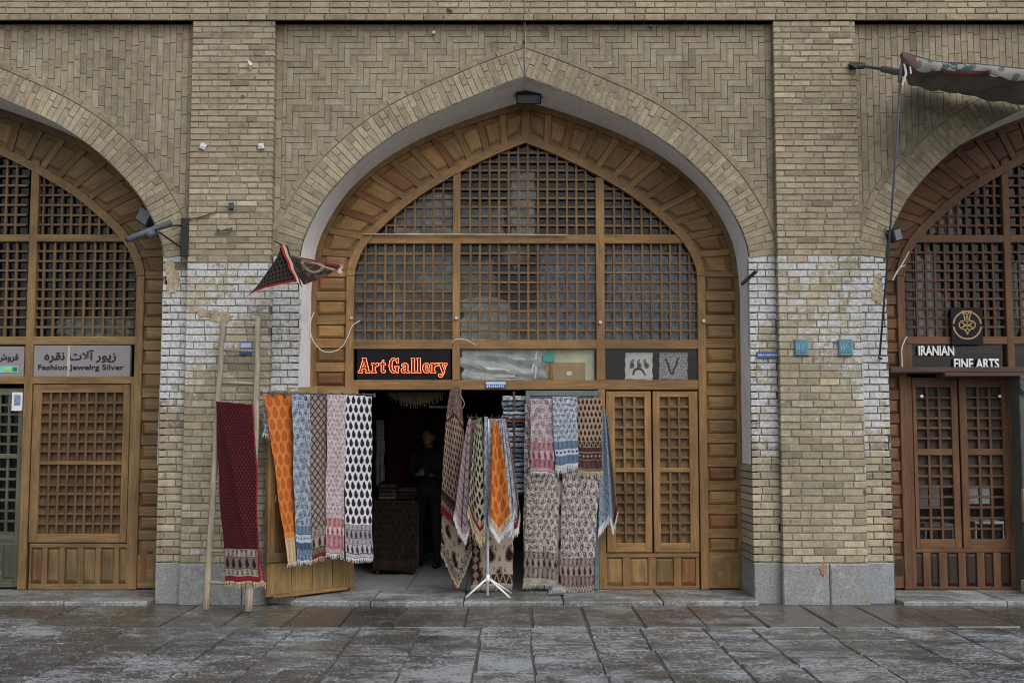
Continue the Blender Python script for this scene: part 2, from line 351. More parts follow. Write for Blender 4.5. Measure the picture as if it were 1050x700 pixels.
def spandrel(cx, herring):
    xl, xr = cx-HALF-.30, cx+HALF+.275
    for x0, x1 in PIERS:
        if abs(x1-xl) < .3: xl = x1
        if abs(x0-xr) < .3: xr = x0
    full = [(cx+x, z) for x, z in FRONT]+[(cx-x, z) for x, z in FRONT[::-1][1:]]
    # mortar field behind the bricks
    mb = MB(); y = YS+.008
    pts = [(xl, ZSPR)]+[p for p in full if p[1] >= ZSPR]+[(xr, ZSPR)]
    for p, q in zip(pts[:-1], pts[1:]):
        if q[0]-p[0] < 1e-5: continue
        mb.add([(p[0], y, p[1]), (q[0], y, q[1]), (q[0], y, ZTOP), (p[0], y, ZTOP)], [(0, 1, 2, 3)])
    mbed = mb
    zbot = ZSPR
    OFF = .33
    def inside(x, z, m):
        if z < ZSPR-.3: return abs(x-cx) < HALF+m
        return arch_z(FRONT, x-cx)+m*.75 > z and abs(x-cx) < HALF+m or abs(x-cx) < arch_dx(FRONT, min(z, FRONT[-1, 1]))+m and z < FRONT[-1, 1]
    mb = MB(); u = .0675
    def put(x0, x1, z0, z1):
        x0, x1 = max(x0, xl), min(x1, xr); z1 = min(z1, ZTOP-.004); z0 = max(z0, zbot)
        if x1-x0 < .015 or z1-z0 < .015: return
        if any(inside(x, z, .10) for x in (x0, x1) for z in (z0, z1)): return
        t = random.random(); c = SPAN
        if t > .96: c = (.32, .29, .225)
        elif t < .10: c = (.235, .20, .142)
        g_ = .0028
        mb.rect(x0+g_, x1-g_, z0+g_, z1-g_, YS+random.uniform(-.002, .002), .03, .0028, col=jitcol(c, .08), jit=.0014, bd=.002)
    fr = .07
    if herring:
        k = 3; nx = int((xr-xl)/u)+2; nz = int((ZTOP-zbot)/u)+2
        for i in range(-1, nz):
            for m in range((-k-i)//(2*k)-1, (nx-i)//(2*k)+2):
                x = i+2*k*m; xx0 = xr-fr-(x+k)*u; put(max(xx0, xl+fr), min(xx0+k*u, xr-fr), zbot+i*u, zbot+(i+1)*u)
        for c in range(-1, nx):
            for m in range((-c)//(2*k)-1, (nz-c)//(2*k)+3):
                i0 = c-2*k+1+2*k*m; xx0 = xr-fr-(c+1)*u; put(max(xx0, xl+fr), min(xx0+u, xr-fr), zbot+i0*u, zbot+(i0+k)*u)
    else:
        n = int((xr-xl)/u); 
        for i in range(n+1):
            z = zbot-random.uniform(0, .2)-(.1 if i % 2 else 0); x = xl+i*u
            while z < ZTOP:
                l = .205*random.uniform(.95, 1.05); put(x, x+u, z, z+l); z += l
    if herring:
        for x in (xl, xr-fr):
            z = zbot
            while z < ZTOP: put(x, x+fr, z, z+.21); z += .21
    sp = mb.build('spandrel', 'brick', building); mbed.build('mortar_bed', 'fmortar', sp)
    # voussoirs: radial bricks, every second one split in two, and a thin hood course outside
    mb = MB()
    for sgn in (-1, 1):
        P = np.array([(x*-sgn, z) for x, z in FRONT if z >= ZSPR-.05])   # springing -> apex
        d = np.r_[0, np.cumsum(np.hypot(*np.diff(P, axis=0).T))]; Ltot = d[-1]
        te = (P[-1]-P[-6])/np.hypot(*(P[-1]-P[-6]))
        def at(s): return P[-1]+te*(s-Ltot) if s > Ltot else np.array([np.interp(s, d, P[:, 0]), np.interp(s, d, P[:, 1])])
        def nrm(s):  # outward
            t = at(s+.05)-at(max(s-.05, 0)); t /= np.hypot(*t); n_ = np.array([-t[1], t[0]])
            return n_ if n_[0]*sgn > 0 or n_[1] > .9 else -n_
        n = round(Ltot/.064)
        for i in range(n+3):
            s0, s1 = i*Ltot/n+.003, (i+1)*Ltot/n-.003; a0, a1, n0, n1 = at(s0), at(s1), nrm(s0), nrm(s1)
            segs = [(.004, .285)] if i % 3 == 0 else ([(.004, .138), (.147, .285)] if i % 3 == 1 else [(.004, .19), (.199, .285)])
            for r0, r1 in segs:
                q = [a0+n0*r0, a1+n1*r0, a1+n1*r1, a0+n0*r1]; q = [(cx+p[0], p[1]) for p in q]
                ar = sum(q[k][0]*q[(k+1) % 4][1]-q[(k+1) % 4][0]*q[k][1] for k in range(4))
                if ar < 0: q = q[::-1]
                if sgn*(max(q, key=lambda p: sgn*p[0])[0]-cx) < .02: continue
                q = [(cx+sgn*max(.002, sgn*(p[0]-cx)), p[1]) for p in q]
                t = random.random(); c = (.315, .268, .184) if t < .8 else (.272, .231, .160)
                mb.prism(q, YS-.007+random.uniform(-.003, .003), .06, .005, col=jitcol(c, .14), jit=.0015)
        n2 = round(Ltot/.2)
        for i in range(n2+1):
            ss = np.linspace(i*Ltot/n2+.004, (i+1)*Ltot/n2-.004, 4)
            for r0, r1 in ((.295, .352),):
                q = [at(s)+nrm(s)*r0 for s in ss]+[at(s)+nrm(s)*r1 for s in ss[::-1]]; q = [(cx+p[0], p[1]) for p in q]
                q = [(cx+sgn*max(.003, sgn*(p[0]-cx)), p[1]) for p in q]
                ar = sum(q[k][0]*q[(k+1) % 8][1]-q[(k+1) % 8][0]*q[k][1] for k in range(8))
                if ar < 0: q = q[::-1]
                mb.prism(q, YS-.010, .06, .004, col=jitcol((.265, .222, .152), .08))
    av = mb.build('arch_band', 'brick', building)
    mb = MB()                                                   # mortar strip under the voussoirs
    pr = [(cx+x, z) for x, z in FRONT if z >= ZSPR-.05]; pr = pr+[(2*cx-x, z) for x, z in pr[::-1][1:]]
    out = []
    for i, p in enumerate(pr):
        t = np.array(pr[min(i+1, len(pr)-1)])-np.array(pr[max(i-1, 0)]); t = t/np.hypot(*t); out.append((p[0]-t[1]*.36, p[1]+t[0]*.36))
    for i in range(len(pr)-1):
        y2 = YS-.001
        mb.add([(pr[i][0], y2, pr[i][1]), (pr[i+1][0], y2, pr[i+1][1]), (out[i+1][0], y2, out[i+1][1]), (out[i][0], y2, out[i][1])], [(0, 1, 2, 3)])
    mb.build('mortar_bed', 'fmortar', av)
    # plastered soffit and reveals
    mb = MB(); n = 60
    A = resample([(x, z) for x, z in FRONT], n); B = resample([(x, z) for x, z in BACK], n)
    cb = cx+.02
    L = []
    for sgn in (-1, 1):
        zb = deep if sgn > 0 else -.02
        fa = [(cx+sgn*(HALF-.012), zb)]+[(cx-sgn*x*(1-.004), z) for x, z in A]; ba = [(cb-sgn*BACK[0, 0], zb)]+[(cb-sgn*x, z) for x, z in B]
        o = len(mb.v); vs = []; nn = len(fa)
        for t in np.linspace(0, 1, 4):
            for p, q in zip(fa, ba): vs.append((p[0]*(1-t)+q[0]*t, YS+.004+(YW+.06-YS)*t, p[1]*(1-t)+q[1]*t))
        fs = [(r*nn+i, r*nn+i+1, (r+1)*nn+i+1, (r+1)*nn+i) for r in range(3) for i in range(nn-1)]
        mb.add(vs, fs)
    mb.build('soffit', 'plaster', building, smooth=True)
deep = Z(476, YS)
for cx, h in zip(BAYS, (False, True, False)): spandrel(cx, h)
mb = MB(); mbb = MB()
XL, XR = BAYS[0]-HALF-.3, BAYS[2]+HALF+.3
courses(mb, XL, XR, ZTOP, ZTOP+.072, -.016, .2, .072, .21, lambda x, z: jitcol((.30, .25, .17), .13), .008)
courses(mb, XL, XR, ZTOP+.072, ZTOP+1.0, -.004, .2, .0655, .21, lambda x, z: jitcol(BUFF, .13), .012)
cor = mb.build('frieze', 'brick', building)
mb = MB(); mb.box(XL, XR, .006, .5, ZTOP+.004, ZTOP+1.0, .001); mb.build('mortar_bed', 'mortar', cor)
# rooms behind the three screens, closed boxes open to the front
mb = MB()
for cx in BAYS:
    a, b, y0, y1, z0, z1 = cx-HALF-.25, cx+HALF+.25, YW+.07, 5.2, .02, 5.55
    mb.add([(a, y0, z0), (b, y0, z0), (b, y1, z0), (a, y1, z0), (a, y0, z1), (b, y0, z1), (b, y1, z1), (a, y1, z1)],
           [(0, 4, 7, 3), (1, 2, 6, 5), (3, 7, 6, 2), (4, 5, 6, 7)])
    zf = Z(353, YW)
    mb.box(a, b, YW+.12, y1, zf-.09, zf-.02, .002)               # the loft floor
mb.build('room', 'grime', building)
#@@SHOPFRONTS
# ------------------------------------------------------------------ wooden shopfronts
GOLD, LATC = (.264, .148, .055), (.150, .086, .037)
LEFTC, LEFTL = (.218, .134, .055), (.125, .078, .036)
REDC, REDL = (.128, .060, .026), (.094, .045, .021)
ZG = .045
def PR(a, b, t, bt, Y=YW): return X(a, Y, (t+bt)/2), X(b, Y, (t+bt)/2), Z(bt, Y), Z(t, Y)
def strip(mb, P, Q, yf, depth, col, cx):
    n = len(P); o = []
    for (x, z) in P: o.append((cx+x, yf, z))
    for (x, z) in Q: o.append((cx+x, yf, z))
    for (x, z) in P: o.append((cx+x, yf+depth, z))
    for (x, z) in Q: o.append((cx+x, yf+depth, z))
    for i in range(n-1):
        a, b = P[i], P[i+1]; g = Vector((b[0]-a[0], 0, b[1]-a[1])); g.normalize()
        vs = [o[i], o[i+1], o[n+i+1], o[n+i], o[2*n+i], o[2*n+i+1], o[3*n+i+1], o[3*n+i]]
        mb.add(vs, [(0, 1, 2, 3), (4, 5, 1, 0), (3, 2, 6, 7)], col, tuple(g))
def both(P): return [(x, z) for x, z in P]+[(-x, z) for x, z in P[::-1][1:]]
def offs(P, r):
    o = []; n = len(P)
    for i in range(n):
        t = np.array(P[min(i+1, n-1)])-np.array(P[max(i-1, 0)]); t = t/np.hypot(*t); o.append((P[i][0]-t[1]*r, P[i][1]+t[0]*r))
    return o
def raised(poly_, y, col, g, parent, name='raised_panel', mat='wood', bev=.022):
    mb = MB(); col = jitcol(col, .2); col = tuple(c*k for c, k in zip(col, (.86, .68, .62))) if random.random() < .12 else col
    mb.prism(poly_, y, .05, bev, col=col, g=g, bd=.016)
    return mb.build(name, mat, parent)
def rectpoly(x0, x1, z0, z1): return [(x0, z0), (x1, z0), (x1, z1), (x0, z1)]
def shrink(q, r):
    c = (sum(p[0] for p in q)/len(q), sum(p[1] for p in q)/len(q)); o = []
    for x, z in q:
        d = math.hypot(x-c[0], z-c[1]); o.append((x-(x-c[0])/d*r, z-(z-c[1])/d*r))
    return o
def lattice(parent, cell, y, col, pitch=.1065, w=.026, ztop=None, cx=0, backing=None, glass=True, mat='wood', nx=None, nz=None, name='lattice_screen', glass_cells=None):
    """square lattice bars inside a cell; ztop(x) clips it under the arch"""
    x0, x1, z0, z1 = cell; mb = MB()
    nx = nx or max(1, round((x1-x0)/pitch)); nz = nz or max(1, round((z1-z0)/pitch))
    px, pz = (x1-x0)/nx, (z1-z0)/nz
    for i in range(1, nx):
        x = x0+i*px+random.uniform(-.004, .004); t = z1 if ztop is None else min(z1, ztop(x-cx)+.05)
        if t > z0+.02: mb.rect(x-w/2, x+w/2, z0-.01, t, y+random.uniform(-.001, .001), .034, .003, col=jitcol(col, .15))
    for j in range(1, nz):
        z = z0+j*pz+random.uniform(-.004, .004); a, b = x0, x1
        if ztop is not None:
            xs = [x for x in np.linspace(x0, x1, 200) if ztop(x-cx)+.03 > z]
            if not xs: continue
            a, b = xs[0], xs[-1]
        if b-a > .02: mb.rect(a-.01, b+.01, z-w/2, z+w/2, y+.005+random.uniform(-.001, .001), .03, .003, col=jitcol(col, .15), g=(1, 0, 0))
    o = mb.build(name, mat, parent)
    if backing:
        mb = MB(); bx0, bx1, bz0, bz1 = (x0-.01, x1+.01, z0-.01, z1+.01) if glass_cells is None else (x0-.01, x1+.01, z0+pz*glass_cells, z1+.01)
        n = 3
        for i in range(n): mb.rect(bx0+(bx1-bx0)*i/n, bx0+(bx1-bx0)*(i+1)/n-.002, bz0, bz1, y+.05, .02, .002, col=jitcol(backing, .12))
        mb.build('backing_board', mat, o)
        glass = glass_cells is not None
    if glass:
        mb = MB()
        if ztop is None: poly_ = [(x0-.01, z0-.01), (x1+.01, z0-.01), (x1+.01, z1+.01), (x0-.01, z1+.01)] if not backing else [(x0, z0), (x1, z0), (x1, z0+pz*glass_cells), (x0, z0+pz*glass_cells)]
        else:
            xs = np.linspace(x0-.01, x1+.01, 24); poly_ = [(x0-.01, z0-.01), (x1+.01, z0-.01)]+[(x, max(z0, min(z1+.01, ztop(x-cx)+.03))) for x in xs[::-1]]
        mb.add([(x, y+.055, z) for x, z in poly_], [tuple(range(len(poly_)))]); mb.build('glass_pane', 'glass', o)
    return o

COLROWS = [(285+24.3*i, 298+24.3*i) for i in range(12)]
def arch_wood(T, cx, col, x_lo, x_hi, rows):
    mb = MB(); IN, OUT = both(RIN), both(ROUT)
    strip(mb, IN, OUT, YW+.022, .05, tuple(c*.86 for c in col), cx)
    I2 = offs(IN, .088); strip(mb, IN, I2, YW-.028, .09, col, cx)
    I3 = offs(IN, .018); strip(mb, IN, I3, YW-.034, .02, tuple(c*1.05 for c in col), cx)
    O2 = offs(OUT, -.095); strip(mb, O2, OUT, YW-.012, .04, tuple(c*.8 for c in col), cx)
    xi, xo, zs = -RIN[0, 0], -ROUT[0, 0], RIN[0, 1]
    for sg in (-1, 1):
        def sx(a, b): return (cx+sg*a, cx+sg*b) if sg > 0 else (cx+sg*b, cx+sg*a)
        a, b = sx(xi+.01, xo+.1); 
        if b < x_lo or a > x_hi: continue
        mb.rect(a, b, ZG, zs+.01, YW+.024, .05, .002, col=tuple(c*.86 for c in col))
        a, b = sx(xi, xi+.088); mb.rect(a, b, ZG, zs, YW-.028, .09, .006, col=jitcol(col, .05))
        a, b = sx(xo-.085, xo+.1); mb.rect(a, b, ZG, zs, YW-.012, .04, .006, col=jitcol(tuple(c*.85 for c in col), .05))
        a, b = sx(xi+.086, xo-.083)
        edges = [Z(r[1]+1.2, YW) for r in rows]+[Z(rows[0][0]-2, YW)]
        for i, r in enumerate(rows):
            zt, zb = Z(r[0], YW), Z(r[1]-.5, YW)
            nb = Z(rows[i+1][0], YW) if i+1 < len(rows) else ZG+.0
            mb.rect(a, b, nb+.012, zb-.012, YW-.004, .03, .004, col=jitcol(col, .1), g=(1, 0, 0))
            raised(rectpoly(a+.02, b-.02, zb, zt), YW-.004, col, (1, 0, 0), T, bev=.024)
        mb.rect(a, b, Z(rows[0][0], YW)+.012, zs+.05, YW-.004, .03, .004, col=jitcol(col, .1), g=(1, 0, 0))
    n = 12; ts = [.004+(i/n)*.99 for i in range(n+1)]
    I2h = np.array(offs(RIN, .088)); O2h = np.array(offs(ROUT, -.095))
    def q(P, t):
        k = t*(len(P)-1); i = min(int(k), len(P)-2); f = k-i; return np.array(P[i])*(1-f)+np.array(P[i+1])*f
    for sg in (-1, 1):
        for i in range(n+1):
            a, b = q(I2h, ts[i]), q(O2h, ts[i]); d = (b-a)/np.hypot(*(b-a)); p_ = np.array([-d[1], d[0]])*.036
            P4 = [a-p_, a+p_, b+p_, b-p_]; P4 = [(cx-sg*p[0], p[1]) for p in P4]
            ar = sum(P4[k][0]*P4[(k+1) % 4][1]-P4[(k+1) % 4][0]*P4[k][1] for k in range(4)); P4 = P4 if ar > 0 else P4[::-1]
            xm = sum(p[0] for p in P4)/4
            if not (x_lo < xm < x_hi): continue
            if 0 < i < n: mb.prism(P4, YW-.004, .03, .004, col=jitcol(col if random.random() > .2 else tuple(c*k for c, k in zip(col, (.8, .6, .55))), .16), g=(-sg*d[0], 0, d[1]))
            if i == n: continue
            c0, c1 = q(I2h, ts[i]), q(I2h, ts[i+1]); e0, e1 = q(O2h, ts[i]), q(O2h, ts[i+1])
            P4 = [(cx-sg*p[0], p[1]) for p in (c0, c1, e1, e0)]
            ar = sum(P4[k][0]*P4[(k+1) % 4][1]-P4[(k+1) % 4][0]*P4[k][1] for k in range(4)); P4 = P4 if ar > 0 else P4[::-1]
            raised(shrink(P4, .062), YW-.006, col, (d[0]*-sg, 0, d[1]), T, bev=.022)
    mb.rect(cx-.045, cx+.045, RIN[-1, 1]+.05, ROUT[-1, 1]-.03, YW-.008, .03, .004, col=jitcol(col, .1))
    return mb.build('arch_frame', 'wood', T)
def frame_rects(T, rects, col, y=YW-.02, depth=.09, name='window_frame', mat='wood'):
    mb = MB()
    for (a, b, t, bt) in rects:
        x0, x1, z0, z1 = PR(a, b, t, bt); g = (1, 0, 0) if (x1-x0) > (z1-z0) else (0, 0, 1)
        mb.rect(x0, x1, z0, z1, y+(.003 if g[0] else 0), depth, .006, col=jitcol(col, .08), g=g)
    return mb.build(name, mat, T)
def base_panels(T, a, b, t, bt, xs, col, pcol=None):
    """plinth of vertical raised panels"""
    x0, x1, z0, z1 = PR(a, b, t, bt); mb = MB(); mb.rect(x0, x1, ZG, z1, YW+.02, .04, .002, col=tuple(c*.8 for c in col))
    top, bot = t+4, bt-5
    edges = [a]+[p for q in xs for p in q]+[b]
    for i in range(0, len(edges), 2):
        xa, xb = X(edges[i], YW, 585)+(0 if i == 0 else -.004), X(edges[i+1], YW, 585)+(0 if i == len(edges)-2 else .004)
        mb.rect(xa, xb, ZG, z1, YW-.012, .03, .004, col=jitcol(col, .1))
    mb.rect(x0, x1, Z(top, YW), z1+.001, YW-.016, .03, .004, col=jitcol(col, .1), g=(1, 0, 0))
    mb.rect(x0, x1, ZG-.002, Z(bot, YW), YW-.016, .03, .004, col=jitcol(tuple(c*.9 for c in col), .1), g=(1, 0, 0))
    o = mb.build('base_panel', 'wood', T)
    for xa, xb in xs: raised(rectpoly(X(xa, YW, 585), X(xb, YW, 585), Z(bot-1, YW), Z(top+1, YW)), YW-.004, pcol or col, (0, 0, 1), o, bev=.03)
    return o
def door_leaf(T, a, b, t, bt, lat, col, lcol, nx, splits, y=YW-.008, backing=None, mat='wood', glass_cells=(None, None), name='door'):
    """stiles and rails as one mesh, lattices as sub-parts.  lat=(x0,x1), splits=[(top,bottom,nz),...] in photo px"""
    x0, x1, z0, z1 = PR(a, b, t, bt); lx0, lx1 = X(lat[0], YW, 480), X(lat[1], YW, 480); mb = MB()
    mb.rect(x0+.003, lx0, z0, z1, y, .05, .005, col=jitcol(col, .07)); mb.rect(lx1, x1-.003, z0, z1, y, .05, .005, col=jitcol(col, .07))
    ys = [t]+[p for s_ in splits for p in s_[:2]]+[bt]
    for i in range(0, len(ys), 2): mb.rect(lx0-.002, lx1+.002, Z(ys[i+1], YW), Z(ys[i], YW), y+.003, .05, .004, col=jitcol(col, .07), g=(1, 0, 0))
    d = mb.build(name, mat, T)
    for (s_, gc) in zip(splits, glass_cells):
        lattice(d, (lx0, lx1, Z(s_[1], YW), Z(s_[0], YW)), y+.012, lcol, nx=nx, nz=s_[2], backing=backing, mat=mat, w=.028, glass_cells=gc)
    return d

# ---- middle bay
CX = .15
azin = lambda dx: arch_z(RIN, dx)
T = thing('wooden_shopfront', (CX, YW, ZG), 'golden brown arched wooden shopfront with open doorway in the middle bay', 'shopfront', 'arched wooden shopfronts')
arch_wood(T, CX, GOLD, -9, 9, COLROWS)
frame_rects(T, [(464, 472, 172, 390), (611, 620, 182, 390), (376, 708, 240.5, 250), (362, 720, 348.5, 358), (362, 720, 389.5, 399.5),
                (613.5, 621, 399.5, 604), (464, 472.5, 399.5, 604)], tuple(c*.88 for c in GOLD))
xa, xb = X(366, YW, 300), X(716, YW, 300)
for a, b in ((376, 464), (472, 611), (620, 706)):
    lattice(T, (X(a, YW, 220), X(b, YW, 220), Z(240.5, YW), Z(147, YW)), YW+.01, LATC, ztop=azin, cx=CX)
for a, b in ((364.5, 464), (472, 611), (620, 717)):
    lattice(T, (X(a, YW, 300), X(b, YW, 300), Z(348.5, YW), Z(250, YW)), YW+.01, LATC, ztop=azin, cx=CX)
for a, b in ((472, 611), (620, 717)):
    mb = MB(); x0, x1, z0, z1 = PR(a, b, 358, 389.5); mb.add([(x0, YW+.03, z0), (x1, YW+.03, z0), (x1, YW+.03, z1), (x0, YW+.03, z1)], [(0, 1, 2, 3)]); mb.build('glass_pane', 'glass', T)
for (a, b, l0, l1) in ((621.5, 668.5, 631, 661), (669.5, 716.5, 677, 707)):
    door_leaf(T, a, b, 401, 566, (l0, l1), GOLD, tuple(c*1.0 for c in LATC), 3, [(407, 479.5, 7), (484, 556.5, 7)], backing=tuple(c*.8 for c in GOLD))
base_panels(T, 620, 717, 567, 605, [(622, 639), (646, 665), (672, 691), (698, 714)], tuple(c*.88 for c in GOLD))
for a, b in ((727, 738), (742, 753)): raised(rectpoly(X(a, YW, 585), X(b, YW, 585), Z(601, YW), Z(575, YW)), YW-.006, GOLD, (0, 0, 1), T, bev=.02)
# the open leaf swung out beside the doorway, boards below and dark panel above
hx, hy, ex, ey = -1.675, .60, -2.43, -.22
ang = math.atan2(hy-ey, hx-ex); Lw = math.hypot(hx-ex, hy-ey)
TM = Matrix.Translation((ex, ey, 0)) @ Matrix.Rotation(ang, 4, 'Z')
zt, zm, zb = Z(402, .1), Z(569, .1), .065
def od(col): return jitcol(col, .08)
mb = MB(TM)
mb.box(0, .085, 0, .05, zb+.02, zt, .006, col=od(GOLD)); mb.box(Lw-.085, Lw, 0, .05, zb+.02, zt, .006, col=od(GOLD))
mb.box(.085, Lw-.085, .003, .047, zt-.10, zt, .006, col=od(GOLD), g=(1, 0, 0)); mb.box(-.02, Lw, -.02, .05, zm-.05, zm+.05, .012, col=od((.15, .095, .045)), g=(1, 0, 0))
mb.box(.085, Lw-.085, .004, .046, zb, zb+.05, .006, col=od(GOLD), g=(1, 0, 0))
for i in range(4): mb.box(.03+i*(Lw-.06)/4+.004, .03+(i+1)*(Lw-.06)/4-.004, -.004+random.uniform(0, .004), .03, zb+.04, zm-.055, .004, col=od((.245, .155, .062)))
D = mb.build('door', 'wood', T)
mb = MB(TM); mb.box(.087, Lw-.087, .015, .03, zm+.052, zt-.102, .002, col=od((.17, .085, .035))); mb.build('door_panel', 'wood', D)
mb = MB(TM); mb.box(.075, .10, .008, .012, zm+.55, zm+.62, .002); mb.build('paper_label', 'paper', D)
# ---- left bay
cxl = X(-39.5, YW, 400)
TL = thing('wooden_shopfront', (cxl, YW, ZG), 'olive brown arched wooden shopfront behind the silver jewellery sign', 'shopfront', 'arched wooden shopfronts')
xlo = X(-110, YW); xhi = X(1180, YW)
arch_wood(TL, cxl, LEFTC, xlo, 99, [(r[0]+2, r[1]+2) for r in COLROWS])
frame_rects(TL, [(25.5, 34, 165, 604), (-100, 132, 240.5, 248), (-100, 142, 345, 353.5), (-100, 142, 386, 393.5), (132, 142, 386, 604)], tuple(c*.95 for c in LEFTC))
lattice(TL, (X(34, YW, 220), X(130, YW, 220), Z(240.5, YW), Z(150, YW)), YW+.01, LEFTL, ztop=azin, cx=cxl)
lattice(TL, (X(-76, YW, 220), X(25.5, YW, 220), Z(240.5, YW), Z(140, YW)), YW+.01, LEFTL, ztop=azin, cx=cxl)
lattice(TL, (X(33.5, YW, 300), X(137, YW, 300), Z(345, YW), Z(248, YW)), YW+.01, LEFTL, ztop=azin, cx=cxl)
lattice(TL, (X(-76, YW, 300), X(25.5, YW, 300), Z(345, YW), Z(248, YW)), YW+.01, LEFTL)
door_leaf(TL, 31.5, 132, 394, 556, (40.5, 124.5), (.195, .112, .047), (.115, .064, .03), 9, [(402.5, 472.5, 7), (476.5, 547, 7)], backing=(.125, .07, .03), name='shutter')
base_panels(TL, 30, 141, 557, 603, [(31.5, 43), (48, 61), (66, 80), (85, 98), (103, 117), (121.5, 133)], tuple(c*.82 for c in LEFTC))
for a, b in ((142, 152), (155, 168)): raised(rectpoly(X(a, YW, 585), X(b, YW, 585), Z(597, YW), Z(563, YW)), YW-.006, tuple(c*.85 for c in LEFTC), (0, 0, 1), TL, bev=.02)
OLIVE = (.085, .088, .055)
DL = door_leaf(TL, -32, 23.5, 398, 602, (-24, 16), OLIVE, (.07, .068, .045), 4, [(405, 465, 6), (470, 545, 7)], y=YW+.02, name='door', glass_cells=(None, None))
for a, b in ((-22, -2), (1, 17)): raised(rectpoly(X(a, YW, 570), X(b, YW, 570), Z(594, YW), Z(556, YW)), YW+.012, OLIVE, (0, 0, 1), DL, bev=.025)
# ---- right bay
cxr = X(1107, YW, 400)
TR = thing('wooden_shopfront', (cxr, YW, ZG), 'dark red brown arched wooden shopfront under the rolled awning', 'shopfront', 'arched wooden shopfronts')
arch_wood(TR, cxr, REDC, -99, xhi, [(r[0]+4, r[1]+4) for r in COLROWS])
frame_rects(TR, [(1029.5, 1037, 165, 390), (935, 1180, 241, 249), (929, 1180, 345, 353), (925, 935, 353, 378), (929, 937, 386, 604), (1037, 1046, 386, 604)], REDC)
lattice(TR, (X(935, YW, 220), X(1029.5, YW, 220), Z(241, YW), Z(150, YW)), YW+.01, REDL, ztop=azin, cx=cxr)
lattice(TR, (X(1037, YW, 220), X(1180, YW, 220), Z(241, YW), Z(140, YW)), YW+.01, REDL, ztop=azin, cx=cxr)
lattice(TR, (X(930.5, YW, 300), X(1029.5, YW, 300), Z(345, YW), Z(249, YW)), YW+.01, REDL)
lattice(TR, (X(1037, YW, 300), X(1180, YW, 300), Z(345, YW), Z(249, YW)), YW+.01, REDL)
for a, b in ((935, 1029.5), (1037, 1180)):
    mb = MB(); x0, x1, z0, z1 = PR(a, b, 353, 378); mb.add([(x0, YW+.03, z0), (x1, YW+.03, z0), (x1, YW+.03, z1), (x0, YW+.03, z1)], [(0, 1, 2, 3)]); mb.build('glass_pane', 'glass', TR)
mb = MB(); HOOD = (.075, .042, .034)
x0, x1, z0, z1 = PR(911, 1180, 376.5, 382.5, .6); mb.box(x0, x1, .52, YW, z0, z1, .01, col=HOOD, g=(1, 0, 0))
x0, x1, z0, z1 = PR(966, 1180, 382, 386.5, .55); mb.box(x0, x1, .46, YW, z0, z1-.003, .01, col=HOOD, g=(1, 0, 0)); mb.build('hood_beam', 'wood', TR)
for (a, b, l0, l1) in ((937, 984, 941.5, 977), (985, 1037, 993, 1029)):
    door_leaf(TR, a, b, 387, 562, (l0, l1), REDC, REDL, 3, [(397, 460, 6), (466.5, 552.5, 8)], backing=(.055, .038, .026), glass_cells=(0, 5))
base_panels(TR, 930, 1046, 562, 606, [(937, 947), (954, 963), (971, 983), (990, 1002), (1009, 1019), (1026, 1037)], REDC, (.035, .018, .012))
raised(rectpoly(X(913, YW, 585), X(927, YW, 585), Z(592, YW), Z(571, YW)), YW-.006, (.035, .018, .012), (0, 0, 1), TR, bev=.02)
mb = MB(); x0, x1, z0, z1 = PR(1044, 1062, 386, 600, .6); mb.box(x0, x1, .5, YW, ZG, z1, .01, col=(.07, .075, .06)); mb.build('post', plain('grey green paint', (.075, .082, .066), .7), TR)
for (a, b, y) in ((945, 406, 0), (1025, 406, 0)):
    mb = MB(); x, z = U(a, b, YW-.03); mb.tube([(x, YW-.04, z), (x, YW-.012, z)], .016, 10); mb.build('knob', 'white', TR)

# ------------------------------------------------------------------ ground
mb = MB(); mb.add([(-300, -300, -.014), (300, -300, -.014), (300, 300, -.014), (-300, 300, -.014)], [(0, 1, 2, 3)])
g = mb.build('ground', 'joint'); g['kind'] = 'structure'
mb1, mb2 = MB(), MB()
def slab(mb, x0, x1, y0, y1, z, col, j=.012):
    q = [(x0+random.uniform(-j, j), y0+random.uniform(-j, j)), (x1+random.uniform(-j, j), y0+random.uniform(-j, j)), (x1+random.uniform(-j, j), y1+random.uniform(-j, j)), (x0+random.uniform(-j, j), y1+random.uniform(-j, j))]
    e = .009; c = ((x0+x1)/2, (y0+y1)/2); tz = [z+random.uniform(-.0025, .0025) for _ in q]
    top = [(x+(e if x < c[0] else -e), y+(e if y < c[1] else -e), t) for (x, y), t in zip(q, tz)]
    mid = [(x, y, z-.02) for x, y in q]
    mb.add(top+mid+[(x, y, -.05) for x, y in q], [(0, 1, 2, 3)]+[(4+i, 4+(i+1) % 4, (i+1) % 4, i) for i in range(4)]+[(8+i, 8+(i+1) % 4, 4+(i+1) % 4, 4+i) for i in range(4)], col)
x = -8.2
while x < 8.4:
    w = random.uniform(.48, .62)
    slab(mb2, x+.008, x+w-.008, -1.52+random.uniform(-.03, .03), -.19, .004, jitcol((.066, .058, .047), .3)); x += w
x = -8.2
